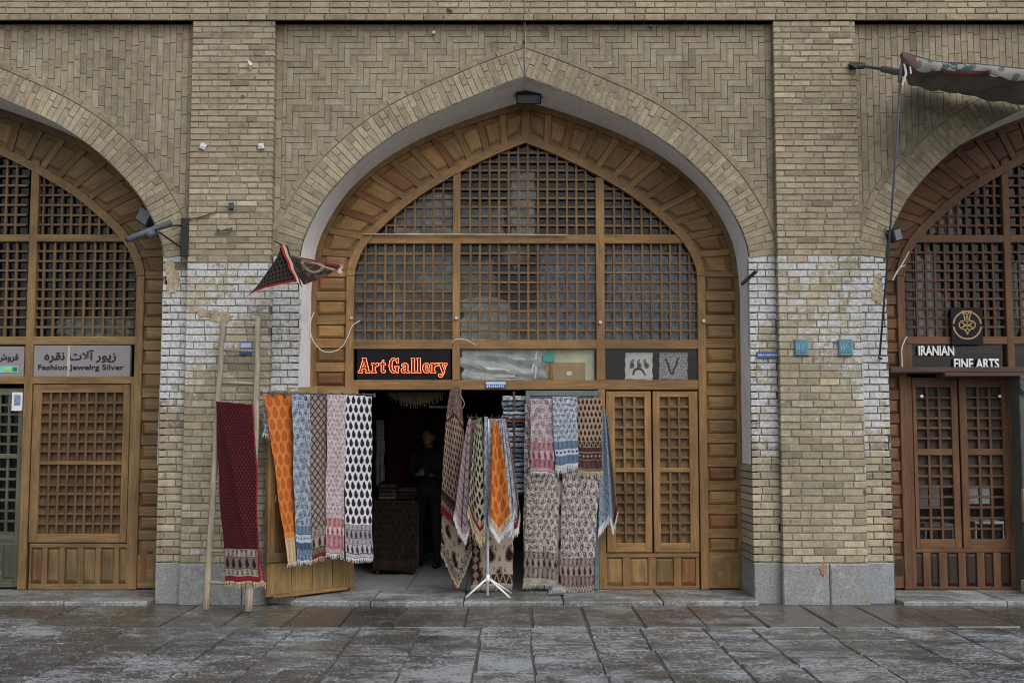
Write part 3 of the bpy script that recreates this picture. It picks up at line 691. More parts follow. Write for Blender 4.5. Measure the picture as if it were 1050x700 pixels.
while x < 8.4:                                                # columns of worn slabs running out into the square
    w = random.uniform(.42, .62); y = -1.515; sh = random.uniform(-.02, .02)
    while y > -9.5:
        l = random.choice((.42, .55, .7, .9))*random.uniform(.9, 1.1)
        t = random.random(); c = (.065, .066, .065) if t < .65 else ((.074, .070, .063) if t < .85 else (.054, .055, .056))
        if random.random() < .10 and w > .56:
            m_ = random.uniform(.4, .6); slab(mb1, x+.01, x+w*m_-.004, y-l+.01, y-.01, random.uniform(-.003, .003), jitcol(c, .18)); slab(mb1, x+w*m_+.004, x+w-.01, y-l+.01, y-.004, random.uniform(-.003, .003), jitcol(c, .18))
        else: slab(mb1, x+.004, x+w-.004, y-l+.004, y-.004, random.uniform(-.003, .003), jitcol(c, .2))
        y -= l
    x += w
o = mb1.build('pavement', 'slab'); o['kind'] = 'structure'; o = mb2.build('pavement_edge', 'wetslab'); o['kind'] = 'structure'
# low stone steps in front of each shop
STEP = M['slabstep'] = paving_mat(False); STEP.name = 'worn pale step stone'
mb = MB()
for a, b, hs_ in ((BAYS[0]-HALF, BAYS[0]+HALF, .035), (BAYS[1]-HALF, BAYS[1]+HALF, .045), (BAYS[2]-HALF, BAYS[2]+HALF, .045)):
    x = a+.004; y0 = -.16 if hs_ > .04 else -.12
    while x < b-.01:
        w = min(random.uniform(.75, 1.05), b-.004-x)
        if b-x-w < .3: w = b-.004-x
        h_ = hs_+random.uniform(-.004, .004)
        q = [(x+.005, y0+random.uniform(-.012, .012)), (x+w-.005, y0+random.uniform(-.012, .012)), (x+w-.005, .70), (x+.005, .70)]
        e = .012; scol = jitcol((.135, .135, .13), .15); top = [(q[0][0]+e, q[0][1]+e, h_-.004), (q[1][0]-e, q[1][1]+e, h_), (q[2][0]-e, q[2][1], h_), (q[3][0]+e, q[3][1], h_)]
        mb.add(top+[(p[0], p[1], h_-.015) for p in q]+[(p[0], p[1], -.05) for p in q], [(0, 1, 2, 3)]+[(4+i, 4+(i+1) % 4, (i+1) % 4, i) for i in range(4)]+[(8+i, 8+(i+1) % 4, 4+(i+1) % 4, 4+i) for i in range(4)], scol)
        x += w
o = mb.build('kerb', STEP); o['kind'] = 'structure'
mb = MB()
for cx in BAYS:
    n = 8; x0, x1 = cx-HALF-.2, cx+HALF+.2; w = (x1-x0)/n
    for i in range(n):
        for j in range(10): mb.add([(x0+i*w+.004, .705+j*.45, .035), (x0+(i+1)*w-.004, .705+j*.45, .035), (x0+(i+1)*w-.004, 1.147+j*.45, .035), (x0+i*w+.004, 1.147+j*.45, .035)], [(0, 1, 2, 3)])
o = mb.build('floor', 'tile'); o['kind'] = 'structure'
#@@PROPS
# ------------------------------------------------------------------ printed cloths: woven grids with their print as a colour attribute
PI = math.pi
def L3(c): a = np.array(lin(c), 'f')*.80; return a*.86+a.mean()*.14
def paint(img, mask, c): img[:] = img*(1-mask[..., None])+L3(c)*mask[..., None]
def sst(x, a, b): t = np.clip((x-a)/(b-a), 0, 1); return t*t*(3-2*t)
def tear(x, y, r=.27):
    """signed distance-like field of a paisley drop, cell coordinates -.5...5 (y down)"""
    d = np.full(x.shape, 9.0)
    for t in np.linspace(0, 1, 9):
        cx = .02+.30*max(0, t-.55)**1.0*1.1-.06*t*(1-t)*4; cy = .14-.56*t
        d = np.minimum(d, np.hypot(x-cx, y-cy)-r*(1-t)**.75)
    return d
def cells(u, v, w, h, drop=.5):
    r = np.floor(v/h); uu = u/w+drop*(r % 2); return uu-np.floor(uu)-.5, v/h-r-.5, np.floor(uu), r
def hashn(i, j): x = np.sin(i*127.1+j*311.7)*43758.5453; return x-np.floor(x)
def pat(kind, u, v, pal, s=1.0):
    """u,v in metres, v down. pal: base colour first"""
    img = np.zeros(u.shape+(3,), 'f')+L3(pal[0])
    if kind == 'paisley':                          # big drops, half-drop repeat, lighter heart
        w, h = .052*s, .068*s; x, y, _, _ = cells(u, v, w, h); d = tear(x*.95, y*.92, .35)
        paint(img, sst(-d, -.02, .05), pal[1])
        if len(pal) > 2: paint(img, sst(-d, .12, .2)*.8, pal[2])
    elif kind == 'smallpaisley':
        w, h = .030*s, .044*s; x, y, _, _ = cells(u, v, w, h); d = tear(x, y, .33); paint(img, sst(-d, -.05, .06), pal[1])
        paint(img, sst(-np.hypot(x-.0, (y-.14)), -.13, -.06), pal[2])
    elif kind == 'diamond':
        w, h = .058*s, .074*s; a = np.abs(((u/w+v/h) % 1)-.5); b = np.abs(((u/w-v/h) % 1)-.5); m = sst(np.maximum(a, b), .36, .42); paint(img, m, pal[1])
        x, y, _, _ = cells(u+w/2, v+h/2, w, h, 0); paint(img, sst(-np.hypot(x, y), -.14, -.05)*.45, pal[2])
    elif kind == 'net':
        w = .055*s; a = np.abs(((u/w) % 1)-.5); b = np.abs(((v/(w*1.05)) % 1)-.5); n_ = hashn(np.floor(u/.006), np.floor(v/.006)); paint(img, (n_ > .5)*.45, pal[2]); paint(img, sst(np.maximum(a, b), .40, .44), pal[1])
    elif kind == 'floral':                         # all-over vine print
        w = .052*s; x, y, i, j = cells(u, v, w, w*1.15); ang = np.arctan2(y, x)+hashn(i, j)*6; r = np.hypot(x, y)
        m = sst(.20+.13*np.cos(5*ang)-r, -.03, .03); m2 = sst(np.sin(u*2*PI/w*1.5+2.5*np.sin(v*2*PI/w*.8))*np.sin(v*2*PI/w*1.3+2.0*np.cos(u*2*PI/w*.9)), .25, .5)
        paint(img, m2, pal[2]); paint(img, m, pal[1]); paint(img, sst(.07-r, -.02, .02), pal[0])
        n_ = hashn(np.floor(u/.007), np.floor(v/.007)); paint(img, (n_ > .72)*.35, pal[1])
    elif kind == 'leaves':
        w, h = .07*s, .07*s; x, y, i, j = cells(u, v, w, h); th = hashn(i, j)*6.28; c, s_ = np.cos(th), np.sin(th); d = tear(x*c-y*s_, x*s_+y*c, .24)
        m2 = sst(np.sin(u*2*PI/(.036*s)+3*np.sin(v*2*PI/(.11*s)))*np.sin(v*2*PI/(.04*s)+2*np.cos(u*2*PI/(.09*s))), .0, .2)
        paint(img, m2*.85, pal[2]); paint(img, sst(-d, -.03, .05), pal[1]); paint(img, sst(-d, .12, .17), pal[0])
    elif kind == 'speck':
        w, h = .034*s, .03*s; x, y, i, j = cells(u, v, w, h); d = tear(x, y, .2); paint(img, sst(-d, -.05, .06)*.55, pal[1]); paint(img, sst(.09-np.hypot(x-.3, y+.2), -.02, .03)*.7, pal[2])
    elif kind == 'bigpaisley':
        w, h = .22*s, .26*s; x, y, i, j = cells(u, v, w, h); d = tear(x, y, .27); paint(img, sst(-d, -.01, .02), pal[1]); paint(img, sst(-d, .03, .05), pal[0]); paint(img, sst(-d, .055, .075), pal[1])
        paint(img, (hashn(np.floor(u/.012), np.floor(v/.012)) > .6)*(d < -.09)*.7, pal[2]); x2, y2, _, _ = cells(u+w/2, v, w*.5, h*.5); paint(img, sst(-tear(x2*1.3, y2*1.3, .2), -.02, .03)*(d > .10)*.8, pal[2])
    return img
def band(img, u, v, H, h0, h1, base, motif=None, mc=None, w=.05, amt=1.0):
    """printed border band between h0 and h1 metres above the hem"""
    q = H-v; inb = ((q > h0) & (q < h1)).astype('f')
    paint(img, inb, base)
    if motif == 'arch':
        w = (h1-h0)*.6
        x = (u/w) % 1-.5; y = (q-h0)/(h1-h0)-.5; d = tear(x*.9, -y*.9, .26); paint(img, sst(-d, -.02, .05)*inb*amt, mc)
    elif motif == 'dots':
        x = (u/w) % 1-.5; y = ((q-h0)/(h1-h0)-.5)*(h1-h0)/w; paint(img, sst(.3-np.hypot(x, y), -.04, .05)*inb*amt, mc)
    elif motif == 'zig':
        x = np.abs((u/w) % 1-.5)*2; y = (q-h0)/(h1-h0); paint(img, sst(.16-np.abs(x-y), -.05, .05)*inb*amt, mc)
    elif motif == 'busy':
        n_ = hashn(np.floor(u/(.012)), np.floor(q/.012)); x = (u/w) % 1-.5; paint(img, ((n_ > .45)*.55*amt*inb), mc); y = ((q-h0)/(h1-h0)-.5)*2; paint(img, sst(.5-np.hypot(x*1.6, y*.55), -.06, .06)*inb*amt*.8, mc)
    e = .006; paint(img, (((q > h0) & (q < h0+e)) | ((q > h1-e) & (q < h1))).astype('f')*(.9 if mc is not None else 0), mc if mc is not None else base)
def cloth(name, label, cat, surf, size, img_fn, group=None, fringe=None, res=.0055, frl=.04, fr_den=.011, parent=None):
    """surf(a,b)->(x,y,z) arrays for a,b in 0..1 (b down); size=(W,H) metres of the woven piece"""
    Wd, H = size; nu, nv = max(6, int(Wd/res)), max(6, int(H/res))
    a, b = np.meshgrid(np.linspace(0, 1, nu), np.linspace(0, 1, nv)); x, y, z = surf(a, b)
    P = np.stack([x, y, z], -1).reshape(-1, 3); off = np.array([P[:, 0].mean(), P[:, 1].mean(), P[:, 2].min()]) if parent is None else np.array(wl(parent))
    idx = np.arange(nu*nv).reshape(nv, nu); q = np.stack([idx[:-1, :-1], idx[1:, :-1], idx[1:, 1:], idx[:-1, 1:]], -1).reshape(-1, 4)
    me = bpy.data.meshes.new(name); me.vertices.add(len(P)); me.vertices.foreach_set('co', (P-off).astype('f').ravel())
    me.loops.add(q.size); me.loops.foreach_set('vertex_index', q.astype('i').ravel()); me.polygons.add(len(q)); me.polygons.foreach_set('loop_start', np.arange(0, q.size, 4, dtype='i'))
    me.polygons.foreach_set('use_smooth', np.ones(len(q), bool)); me.update(calc_edges=True)
    img = img_fn(a*Wd, b*H, Wd, H).astype('f').reshape(-1, 3); at = me.attributes.new('Col', 'FLOAT_COLOR', 'POINT'); at.data.foreach_set('color', np.c_[np.clip(img, 0, 1), np.ones(len(img), 'f')].astype('f').ravel())
    me.materials.append(M['cloth']); o = bpy.data.objects.new(name, me); COL.objects.link(o); o.location = off if parent is None else (0, 0, 0)
    if parent is not None: o.parent = parent
    md = o.modifiers.new('thickness', 'SOLIDIFY'); md.thickness = .003; md.offset = 0
    if parent is None: tag(o, label, cat, group)
    if fringe is not None:
        for (path, nrm) in fringe if isinstance(fringe, list) else [fringe]:
            pass
    return o
def fringe(o, pts, col, l=.04, step=.0065):
    """knotted threads hanging from a hem polyline (world points)"""
    pts = np.array(pts); d = np.r_[0, np.cumsum(np.linalg.norm(np.diff(pts, axis=0), axis=1))]; vs, fs, n = [], [], 0
    for s in np.arange(.002, d[-1], step):
        p = np.array([np.interp(s, d, pts[:, k]) for k in range(3)]); w = .0024; dx = random.uniform(-.012, .012); ll = l*random.uniform(.5, 1.25); dy = random.uniform(-.008, .008)
        vs += [(p[0]-w, p[1], p[2]+.004), (p[0]+w, p[1], p[2]+.004), (p[0]+w*.6+dx*.5, p[1]+dy-.004, p[2]-ll*.5), (p[0]-w*.6+dx*.5, p[1]+dy-.004, p[2]-ll*.5), (p[0]+w*.8+dx, p[1]+dy, p[2]-ll), (p[0]-w*.8+dx, p[1]+dy, p[2]-ll)]
        fs += [(n, n+1, n+2, n+3), (n+3, n+2, n+4, n+5)]; n += 6
    mb = MB(); mb.v = vs; mb.f = fs; mb.c = [(1, 1, 1)]*len(fs); mb.g = [(0, 0, 1)]*len(fs); mb.p = [0]*len(fs)
    return mb.build('fringe', plain('cotton fringe', lin(col), .95, .25, 90), o)
def hang(tl, tr, bl, br, fold=.012, nf=2.5, ph=0.0, sag=0.0, top_curve=0.0, twist=0.0):
    """hanging sheet between 4 world corners with vertical folds growing downwards"""
    tl, tr, bl, br = (np.array(p, float) for p in (tl, tr, bl, br))
    def s(a, b):
        P = ((1-a)*(1-b))[..., None]*tl+(a*(1-b))[..., None]*tr+((1-a)*b)[..., None]*bl+(a*b)[..., None]*br
        x, y, z = P[..., 0], P[..., 1], P[..., 2]
        g = .25+.75*b
        y = y+fold*g*np.sin(a*nf*2*PI+ph+b*1.1)+fold*.5*g*np.sin(a*nf*4.7+ph*2+b*3); z = z-sag*np.sin(a*PI)*(b**2)-.006*np.abs(np.sin(a*PI*3))*(1-b)
        x = x+fold*.3*np.sin(b*6+ph)+.004*np.sin(b*17+ph*3); z = z+b*b*(.010*np.sin(a*4.3+ph*2)+.005*np.sin(a*11+ph)); y = y+.008*np.sin(b*9+a*4+ph)*b; return x, y, z
    return s
def W3(px, py, Y): x, z = U(px, py, Y); return (x, Y, z)
def hem(surf, n=40, b=1.0):
    a = np.linspace(0, 1, n)[None, :]; x, y, z = surf(a, np.full_like(a, b)); return np.stack([x[0], y[0], z[0]], -1)
def dist(p, q): return float(np.linalg.norm(np.array(p)-np.array(q)))

CREAM, BLK, MAR, WHT = (186, 172, 150), (38, 32, 34), (78, 26, 32), (205, 206, 208)
# ---- five long scarves on the open door leaf
scarf_grp = 'long scarves hanging on the open door leaf'
def mk_hang(name, label, cat, px, Y0, Y1, img, grp, fr, **k):
    (tlx, tly), (trx, try_), (blx, bly), (brx, bry) = px
    tl, tr, bl, br = W3(tlx, tly, Y0), W3(trx, try_, Y1), W3(blx, bly, Y0), W3(brx, bry, Y1)
    frl = k.pop('frl', .045); sf = hang(tl, tr, bl, br, **k); Wd = max(dist(tl, tr), dist(bl, br)); H = (dist(tl, bl)+dist(tr, br))/2
    o = cloth(name, label, cat, sf, (Wd, H), img, grp)
    if fr: fringe(o, hem(sf), fr, frl)
    return o
def i_orange(u, v, W_, H):
    im = pat('paisley', u, v, [(206, 120, 22), (176, 78, 10), (188, 92, 14)], 1.75); band(im, u, v, H, 0, .24, (190, 140, 70), 'busy', (205, 185, 150), .05); band(im, u, v, H, .24, .30, (208, 128, 30)); return im
def i_blue(u, v, W_, H):
    im = pat('floral', u, v, [(172, 184, 198), (26, 38, 58), (52, 70, 98)], 1.3); band(im, u, v, H, 0, .055, (160, 176, 194), 'busy', (60, 82, 110)); band(im, u, v, H, .055, .10, (60, 84, 112), 'busy', (110, 136, 160)); band(im, u, v, H, .10, .17, (72, 98, 128), 'busy', (56, 74, 100)); band(im, u, v, H, .17, .26, (172, 184, 198), 'dots', (52, 66, 92), .035); band(im, u, v, H, .26, .34, (66, 92, 124), 'busy', (110, 134, 158)); return im
def i_diam(u, v, W_, H):
    im = pat('diamond', u, v, [(150, 138, 126), (52, 26, 24), (96, 84, 78)], 1.15); band(im, u, v, H, 0, .035, (128, 22, 30)); band(im, u, v, H, .035, .10, (130, 112, 96), 'zig', BLK, .04); band(im, u, v, H, .10, .22, (160, 148, 128), 'arch', (60, 44, 40), .055); band(im, u, v, H, .22, .29, (86, 70, 66), 'busy', (160, 146, 128)); return im
def i_pink(u, v, W_, H):
    im = pat('floral', u, v, [(204, 198, 200), (140, 62, 72), (150, 118, 126)], .8); band(im, u, v, H, 0, .06, (196, 180, 180), 'zig', (140, 60, 70), .03); band(im, u, v, H, .06, .19, (128, 70, 74), 'busy', (190, 140, 146)); band(im, u, v, H, .19, .28, (202, 188, 190), 'arch', (150, 66, 76), .045); band(im, u, v, H, .28, .36, (136, 72, 72), 'busy', (196, 140, 130)); return im
def i_white(u, v, W_, H):
    im = pat('paisley', u, v, [(214, 216, 220), (36, 26, 36), (62, 40, 54)], 1.3); band(im, u, v, H, 0, .045, (196, 196, 200), 'zig', (60, 54, 66), .03); band(im, u, v, H, .045, .14, (176, 170, 176), 'arch', (52, 40, 54), .045); band(im, u, v, H, .14, .20, (92, 82, 96), 'busy', (170, 160, 170)); band(im, u, v, H, .20, .29, (150, 142, 152), 'arch', (60, 48, 64), .05); band(im, u, v, H, .29, .345, (104, 94, 108), 'busy', (170, 160, 170)); return im
def yd(px): return -.26+(px-279)/(366-279)*.80-.035          # just in front of the leaf
mk_hang('scarf', 'orange scarf with tone on tone paisley drops on the open door', 'scarf', [(270, 404), (299, 403.5), (295.5, 578), (310, 574)], -.30, -.12, i_orange, scarf_grp, (214, 206, 196), fold=.020, nf=1.3)
mk_hang('scarf', 'blue grey flowered scarf between the orange and the brown scarf', 'scarf', [(298.5, 403.5), (317.5, 404), (304, 574), (320, 573)], -.22, -.06, i_blue, scarf_grp, (196, 198, 200), fold=.018, nf=1.4, ph=1)
mk_hang('scarf', 'brown and grey diamond lattice scarf with a red hem', 'scarf', [(316.5, 403), (335.5, 403.5), (318.5, 572), (335, 570)], -.03, .09, i_diam, scarf_grp, (176, 160, 140), fold=.018, nf=1.2, ph=2)
mk_hang('scarf', 'pink and white flowered scarf with red border bands', 'scarf', [(335, 404), (354, 404.5), (334, 568), (353.5, 567.5)], .03, .16, i_pink, scarf_grp, (206, 204, 206), fold=.018, nf=1.5, ph=.4)
mk_hang('scarf', 'white scarf with rows of black paisley drops beside the doorway', 'scarf', [(353.5, 404.5), (380.5, 406), (354, 572), (382.5, 571)], .16, .36, i_white, scarf_grp, (212, 214, 216), fold=.018, nf=1.3, ph=.9)
tb = MB(); p0, p1 = W3(268, 402.5, -.33), W3(384, 404.5, .40); tb.tube([p0, p1], .007, 8)
for i in range(11):
    t = i/10; p = [p0[k]*(1-t)+p1[k]*t for k in range(3)]; tb.box(p[0]-.012, p[0]+.012, p[1]-.012, p[1]+.006, p[2]-.03, p[2]+.015, .003)
tag(tb.build('hanging_rod', 'iron'), 'thin iron rod with clips carrying the five long scarves', 'rod')
tb = MB(); x0, x1, z0, z1 = X(284, .1), X(328, .25), Z(405, .2), Z(397, .2)
tb.box(x0, x1, .10, .17, z0, z1, .006, col=(.30, .20, .085), g=(1, 0, 0)); a = tag(tb.build('timber_batten', 'wood'), 'pale timber batten above the blue and brown scarves on the open door', 'batten', 'short timber battens')
tb = MB(); x0, x1, z0, z1 = X(331, .3), X(367, .3), Z(405, .4), Z(398, .4); tb.box(x0, x1, .30, .37, z0, z1, .006, col=(.26, .165, .07), g=(1, 0, 0)); tag(tb.build('timber_batten', 'wood'), 'timber batten above the pink scarf at the doorway edge', 'batten', 'short timber battens')
tb = MB()
def i_sq(u, v, W_, H): return pat('leaves', u, v, [(190, 186, 180), (70, 66, 74), (130, 124, 124)], .8)
mk_hang('scarf', 'small pale printed cloth peeping out behind the orange scarf', 'scarf', [(269, 408), (276, 407), (270, 444), (277, 446)], -.24, -.24, i_sq, None, (200, 196, 190), fold=.006)

# ---- ladder leaning on the left pier with a dark red cloth
LG = thing('ladder', (-2.85, -.5, 0), 'rough round pole ladder leaning on the left brick pier', 'ladder')
def pole(pts, r): 
    mb = MB(); P = []
    for (px, py, Y) in pts: P.append(W3(px, py, Y))
    Q = []
    for i in range(len(P)-1):
        for t in np.linspace(0, 1, 8, endpoint=False): Q.append([P[i][k]*(1-t)+P[i+1][k]*t+random.uniform(-.004, .004) for k in range(3)])
    Q.append(P[-1]); tp = np.linspace(.85, 1.15, len(Q))+rng.uniform(-.05, .05, len(Q)); mb.tube(Q, r, 10, col=(.29, .245, .18), taper=tp); return mb
ly = lambda py: -.05-(py-328)/(625-328)*.80
pole([(229, 326, -.05), (222, 440, ly(440)), (211, 625, -.83)], .030).build('rail', 'oldwood', LG, True)
pole([(264.5, 325, -.05), (261.5, 455, ly(455)), (254.5, 627, -.85)], .034).build('rail', 'oldwood', LG, True)
for py in (359, 392.5, 426, 460, 494, 530, 565, 597):
    t = (py-326)/(625-326); xl, xr_ = 229-18*t, 264-10*t; mb = MB(); a, b = W3(xl-2, py-.5, ly(py)), W3(xr_+2, py+1, ly(py)); m_ = [(a[k]+b[k])/2 for k in range(3)]
    mb.tube([a, m_, b], .016, 8, col=(.27, .225, .165)); mb.build('rung', 'oldwood', LG, True)
def i_red(u, v, W_, H):
    im = pat('speck', u, v, [(60, 4, 14), (98, 58, 56), (24, 6, 11)], 1.0); band(im, u, v, H, 0, .055, (118, 14, 30)); band(im, u, v, H, .055, .12, (60, 46, 46), 'busy', (150, 136, 120)); band(im, u, v, H, .12, .24, (104, 92, 80), 'arch', (34, 26, 30), .05); band(im, u, v, H, .24, .31, (58, 42, 42), 'busy', (150, 136, 120)); paint(im, (u > W_-.014).astype('f'), (126, 14, 32)); return im
yl = lambda py: ly(py)-.095
tl, tr, bl, br = W3(221, 411, yl(411)), W3(258.5, 414, yl(411)), W3(230, 597, yl(597)), W3(268, 595, yl(597))
def s_red(a, b):
    x, y, z = hang(tl, tr, bl, br, fold=.016, nf=1.2, ph=.3)(a, b)
    d = np.clip(1-np.abs(a-(.10+.75*b))*7, 0, 1); y = y-.035*d*np.sin(np.clip(b, 0, 1)*PI*.9+.1)
    x = x+.02*np.sin(b*5)*(a-.5); return x, y, z
o = cloth('tablecloth', 'dark red printed cloth with beige border hung over the ladder', 'tablecloth', s_red, (.38, dist(tl, bl)), i_red); fringe(o, hem(s_red), (196, 172, 140), .05)
s2 = hang(W3(257, 540, yl(540)+.035), W3(259.5, 540, yl(540)+.035), W3(262, 594, yl(594)+.035), W3(273, 596, yl(594)+.03), fold=.006)
o = cloth('hem_fold', '', '', s2, (.11, .56), lambda u, v, W_, H: (lambda im: (paint(im, (u > W_-.03).astype('f'), (140, 18, 38)), im)[1])(pat('leaves', u, v, [(150, 130, 116), (70, 20, 28), (60, 40, 40)], .6)), parent=o); fringe(o, hem(s2), (200, 180, 150), .05)

# ---- long cloths on the doorway post
def corner_cloth(top, pts, Y, fold=.03, nf=2, ph=0., waist=.5, dy=0.0):
    """cloth hung from a narrow top; pts = hem polyline in px (left to right)"""
    h = np.array([W3(px, py, Y) for px, py in pts]); d = np.r_[0, np.cumsum(np.linalg.norm(np.diff(h, axis=0), axis=1))]; d /= d[-1]
    t0, t1 = np.array(W3(*top[0], Y)), np.array(W3(*top[1], Y))
    def s(a, b):
        k = b**waist; hx = np.interp(a, d, h[:, 0]); hz = np.interp(a, d, h[:, 2]); tx = t0[0]*(1-a)+t1[0]*a; tz = t0[2]*(1-a)+t1[2]*a
        x = tx*(1-k)+hx*k; z = tz*(1-b)+hz*b; y = Y+dy*b+fold*(.35+.65*b)*np.sin(a*nf*2*PI+ph)*np.minimum(1, b*4+.15); return x, y, z
    return s, h
def mk_corner(name, label, top, pts, Y, img, size, grp, fr, frl=.035, **k):
    s, h = corner_cloth(top, pts, Y, **k); o = cloth(name, label, 'tablecloth', s, size, img, grp); 
    if fr: fringe(o, hem(s), fr, frl, .007)
    return o
def edge_bands(im, u, v, W_, H, cols, w, diag=None):
    """borders following the hem"""
    q = H-v
    for i, (c, m_) in enumerate(cols): band(im, u, v, H, i*w, (i+1)*w, c, m_[0] if m_ else None, m_[1] if m_ else None, .045)
    return im
def i_post(u, v, W_, H):
    im = pat('smallpaisley', u, v, [(146, 132, 112), (82, 24, 28), (60, 64, 54)], 1.6); edge_bands(im, u, v, W_, H, [((120, 16, 26), None), ((70, 40, 40), ('busy', (140, 122, 108))), ((104, 74, 68), ('busy', (60, 34, 36))), ((66, 28, 32), None)], .06)
    paint(im, ((v < .32)).astype('f')*.85, (84, 52, 50)); paint(im, ((v < .32) & (hashn(np.floor(u/.012), np.floor(v/.012)) > .6)).astype('f')*.7, (140, 120, 108)); paint(im, ((np.abs(v-.30-np.abs(u-W_/2)*.6) < .016)).astype('f'), (70, 20, 26)); return im
def i_big(u, v, W_, H):
    im = pat('bigpaisley', u, v, [(178, 164, 140), (40, 24, 26), (92, 40, 44)], .82); edge_bands(im, u, v, W_, H, [((170, 154, 128), ('zig', BLK)), ((70, 36, 38), ('busy', (150, 134, 116))), ((172, 158, 134), ('zig', (60, 30, 34)))], .055); return im
mk_corner('tablecloth', 'cream cloth with large paisleys and pointed fringed hem, lowest on the doorway post', [(455, 500), (474, 500)], [(452, 566), (459, 580), (469.5, 600), (477, 584), (484, 565)], .40, i_big, (.42, .98), None, (190, 176, 150), fold=.03, nf=1.5, waist=.6)
mk_corner('tablecloth', 'tall beige cloth with maroon border knotted high on the doorway post', [(464.5, 396), (469.5, 396)], [(452, 522), (459, 530), (468, 538), (475, 545), (479, 548)], .34, i_post, (.38, 1.45), None, (120, 40, 40), fold=.03, nf=1.5, waist=.42)

# ---- white clothes stand with a ring of tablecloths
SY = .06
ST_ = thing('display_stand', (X(500.5, SY), SY, .05), 'white tripod garment stand in the doorway hung with tablecloths', 'display stand')
cxs = X(500.5, SY); zt_ = Z(428, SY); zj = Z(592, SY)
mb = MB(); mb.tube([(cxs, SY, .05+.02), (cxs, SY, zt_)], .014, 10); mb.build('pole', 'white', ST_, True)
mb = MB(); mb.tube([(cxs, SY, zj-.05), (cxs, SY, zj+.03)], .021, 10); mb.build('collar', 'white', ST_, True)
for (px, py, Y) in ((477.5, 609, -.02), (523, 610.5, -.03), (524, 604.5, .33), (482, 604, .30)):
    mb = MB(); e = (X(px, Y, py), Y, .058); mb.tube([(cxs, SY, zj), e], .011, 8); mb.build('leg', 'white', ST_, True)
for i in range(8):
    a = i*PI/4+.2; mb = MB(); e = (cxs+.21*math.cos(a), SY+.21*math.sin(a), zt_+.0); mb.tube([(cxs, SY, zt_-.005), e], .006, 6); mb.tube([e, (e[0], e[1], e[2]+.035)], .006, 6); mb.build('arm', 'black', ST_)
sg = 'tablecloths hung round the white stand'
def i_net(u, v, W_, H): return edge_bands(pat('net', u, v, [(160, 150, 154), (104, 26, 48), (110, 100, 110)], 1.5), u, v, W_, H, [((200, 198, 198), None), ((150, 60, 74), ('busy', (190, 176, 176)))], .04)
def i_trel(u, v, W_, H): return edge_bands(pat('smallpaisley', u, v, [(158, 149, 124), (14, 14, 16), (24, 24, 26)], 1.8), u, v, W_, H, [((186, 168, 128), ('zig', (120, 100, 70))), ((170, 152, 116), None), ((112, 14, 24), None), ((60, 52, 46), ('busy', (160, 146, 116)))], .045)
def i_lblue(u, v, W_, H): return edge_bands(pat('floral', u, v, [(188, 196, 206), (52, 74, 108), (84, 104, 136)], 1.3), u, v, W_, H, [((196, 200, 206), None), ((90, 112, 146), ('busy', (170, 182, 198)))], .05)
def i_or2(u, v, W_, H): return edge_bands(pat('paisley', u, v, [(210, 122, 18), (170, 76, 8), (184, 90, 12)], 2.0), u, v, W_, H, [((206, 206, 208), None), ((190, 186, 180), ('zig', (150, 110, 70))), ((176, 132, 66), ('busy', (206, 180, 130)))], .045)
def i_brn(u, v, W_, H): return edge_bands(pat('floral', u, v, [(180, 178, 178), (84, 36, 42), (110, 104, 108)], 1.4), u, v, W_, H, [((204, 204, 204), None), ((116, 22, 34), None), ((150, 138, 140), ('busy', (80, 40, 46)))], .05)
mk_corner('tablecloth', 'cream cloth with black and brown leaf print at the back of the white stand', [(487, 430), (489, 430)], [(480, 530), (484, 545), (487, 552), (491, 540)], .16, i_trel, (.2, 1.1), sg, (190, 180, 150), fold=.02, waist=.6)
mk_corner('tablecloth', 'white and grey leaf cloth hanging behind the orange cloth on the stand', [(503, 429), (513, 429)], [(495, 536), (504, 548), (514, 552), (524, 545), (530, 530)], .20, lambda u, v, W_, H: edge_bands(pat('leaves', u, v, [(196, 192, 188), (40, 34, 40), (90, 84, 88)], 1.2), u, v, W_, H, [((200, 198, 194), None), ((74, 40, 46), ('busy', (150, 130, 126)))], .05), (.36, 1.2), sg, (204, 200, 192), fold=.03, nf=2, waist=.5)
mk_corner('tablecloth', 'maroon and beige cloth deep behind the square grid cloth on the stand', [(483, 430), (494, 430)], [(472, 528), (480, 546), (489, 552), (498, 536)], .24, i_post, (.32, 1.15), sg, (180, 160, 130), fold=.03, nf=2, waist=.5)
mk_corner('tablecloth', 'pinkish grey cloth with a crimson square grid, leftmost on the white stand', [(481, 428), (483, 428)], [(465, 530), (470, 545), (477, 556), (482, 540), (484, 520)], .02, i_net, (.26, 1.2), sg, (206, 204, 204), fold=.025, nf=1.5, waist=.75)
mk_corner('tablecloth', 'white and brown cloth with a red stripe, rightmost on the white stand', [(515.5, 429), (518, 429)], [(521, 540), (526, 549), (531, 546), (533.5, 528)], .08, i_brn, (.22, 1.15), sg, (206, 204, 200), fold=.02, nf=1.5, waist=.8, ph=1)
mk_corner('tablecloth', 'pale blue cloth between the white pole and the black trellis cloth', [(497, 427), (500, 427)], [(494, 528), (497, 540), (500, 546), (503, 530)], -.03, i_lblue, (.18, 1.15), sg, (204, 208, 212), fold=.02, nf=1.5, waist=.6, ph=2)
mk_corner('tablecloth', 'beige cloth with black trellis drops and a dark red hem on the white stand', [(490, 428), (493.5, 428)], [(479.5, 524), (485, 541), (492, 555), (497, 549), (498, 530)], -.06, i_trel, (.30, 1.2), sg, (190, 172, 132), frl=.06, fold=.025, nf=1.5, waist=.62, ph=.6)
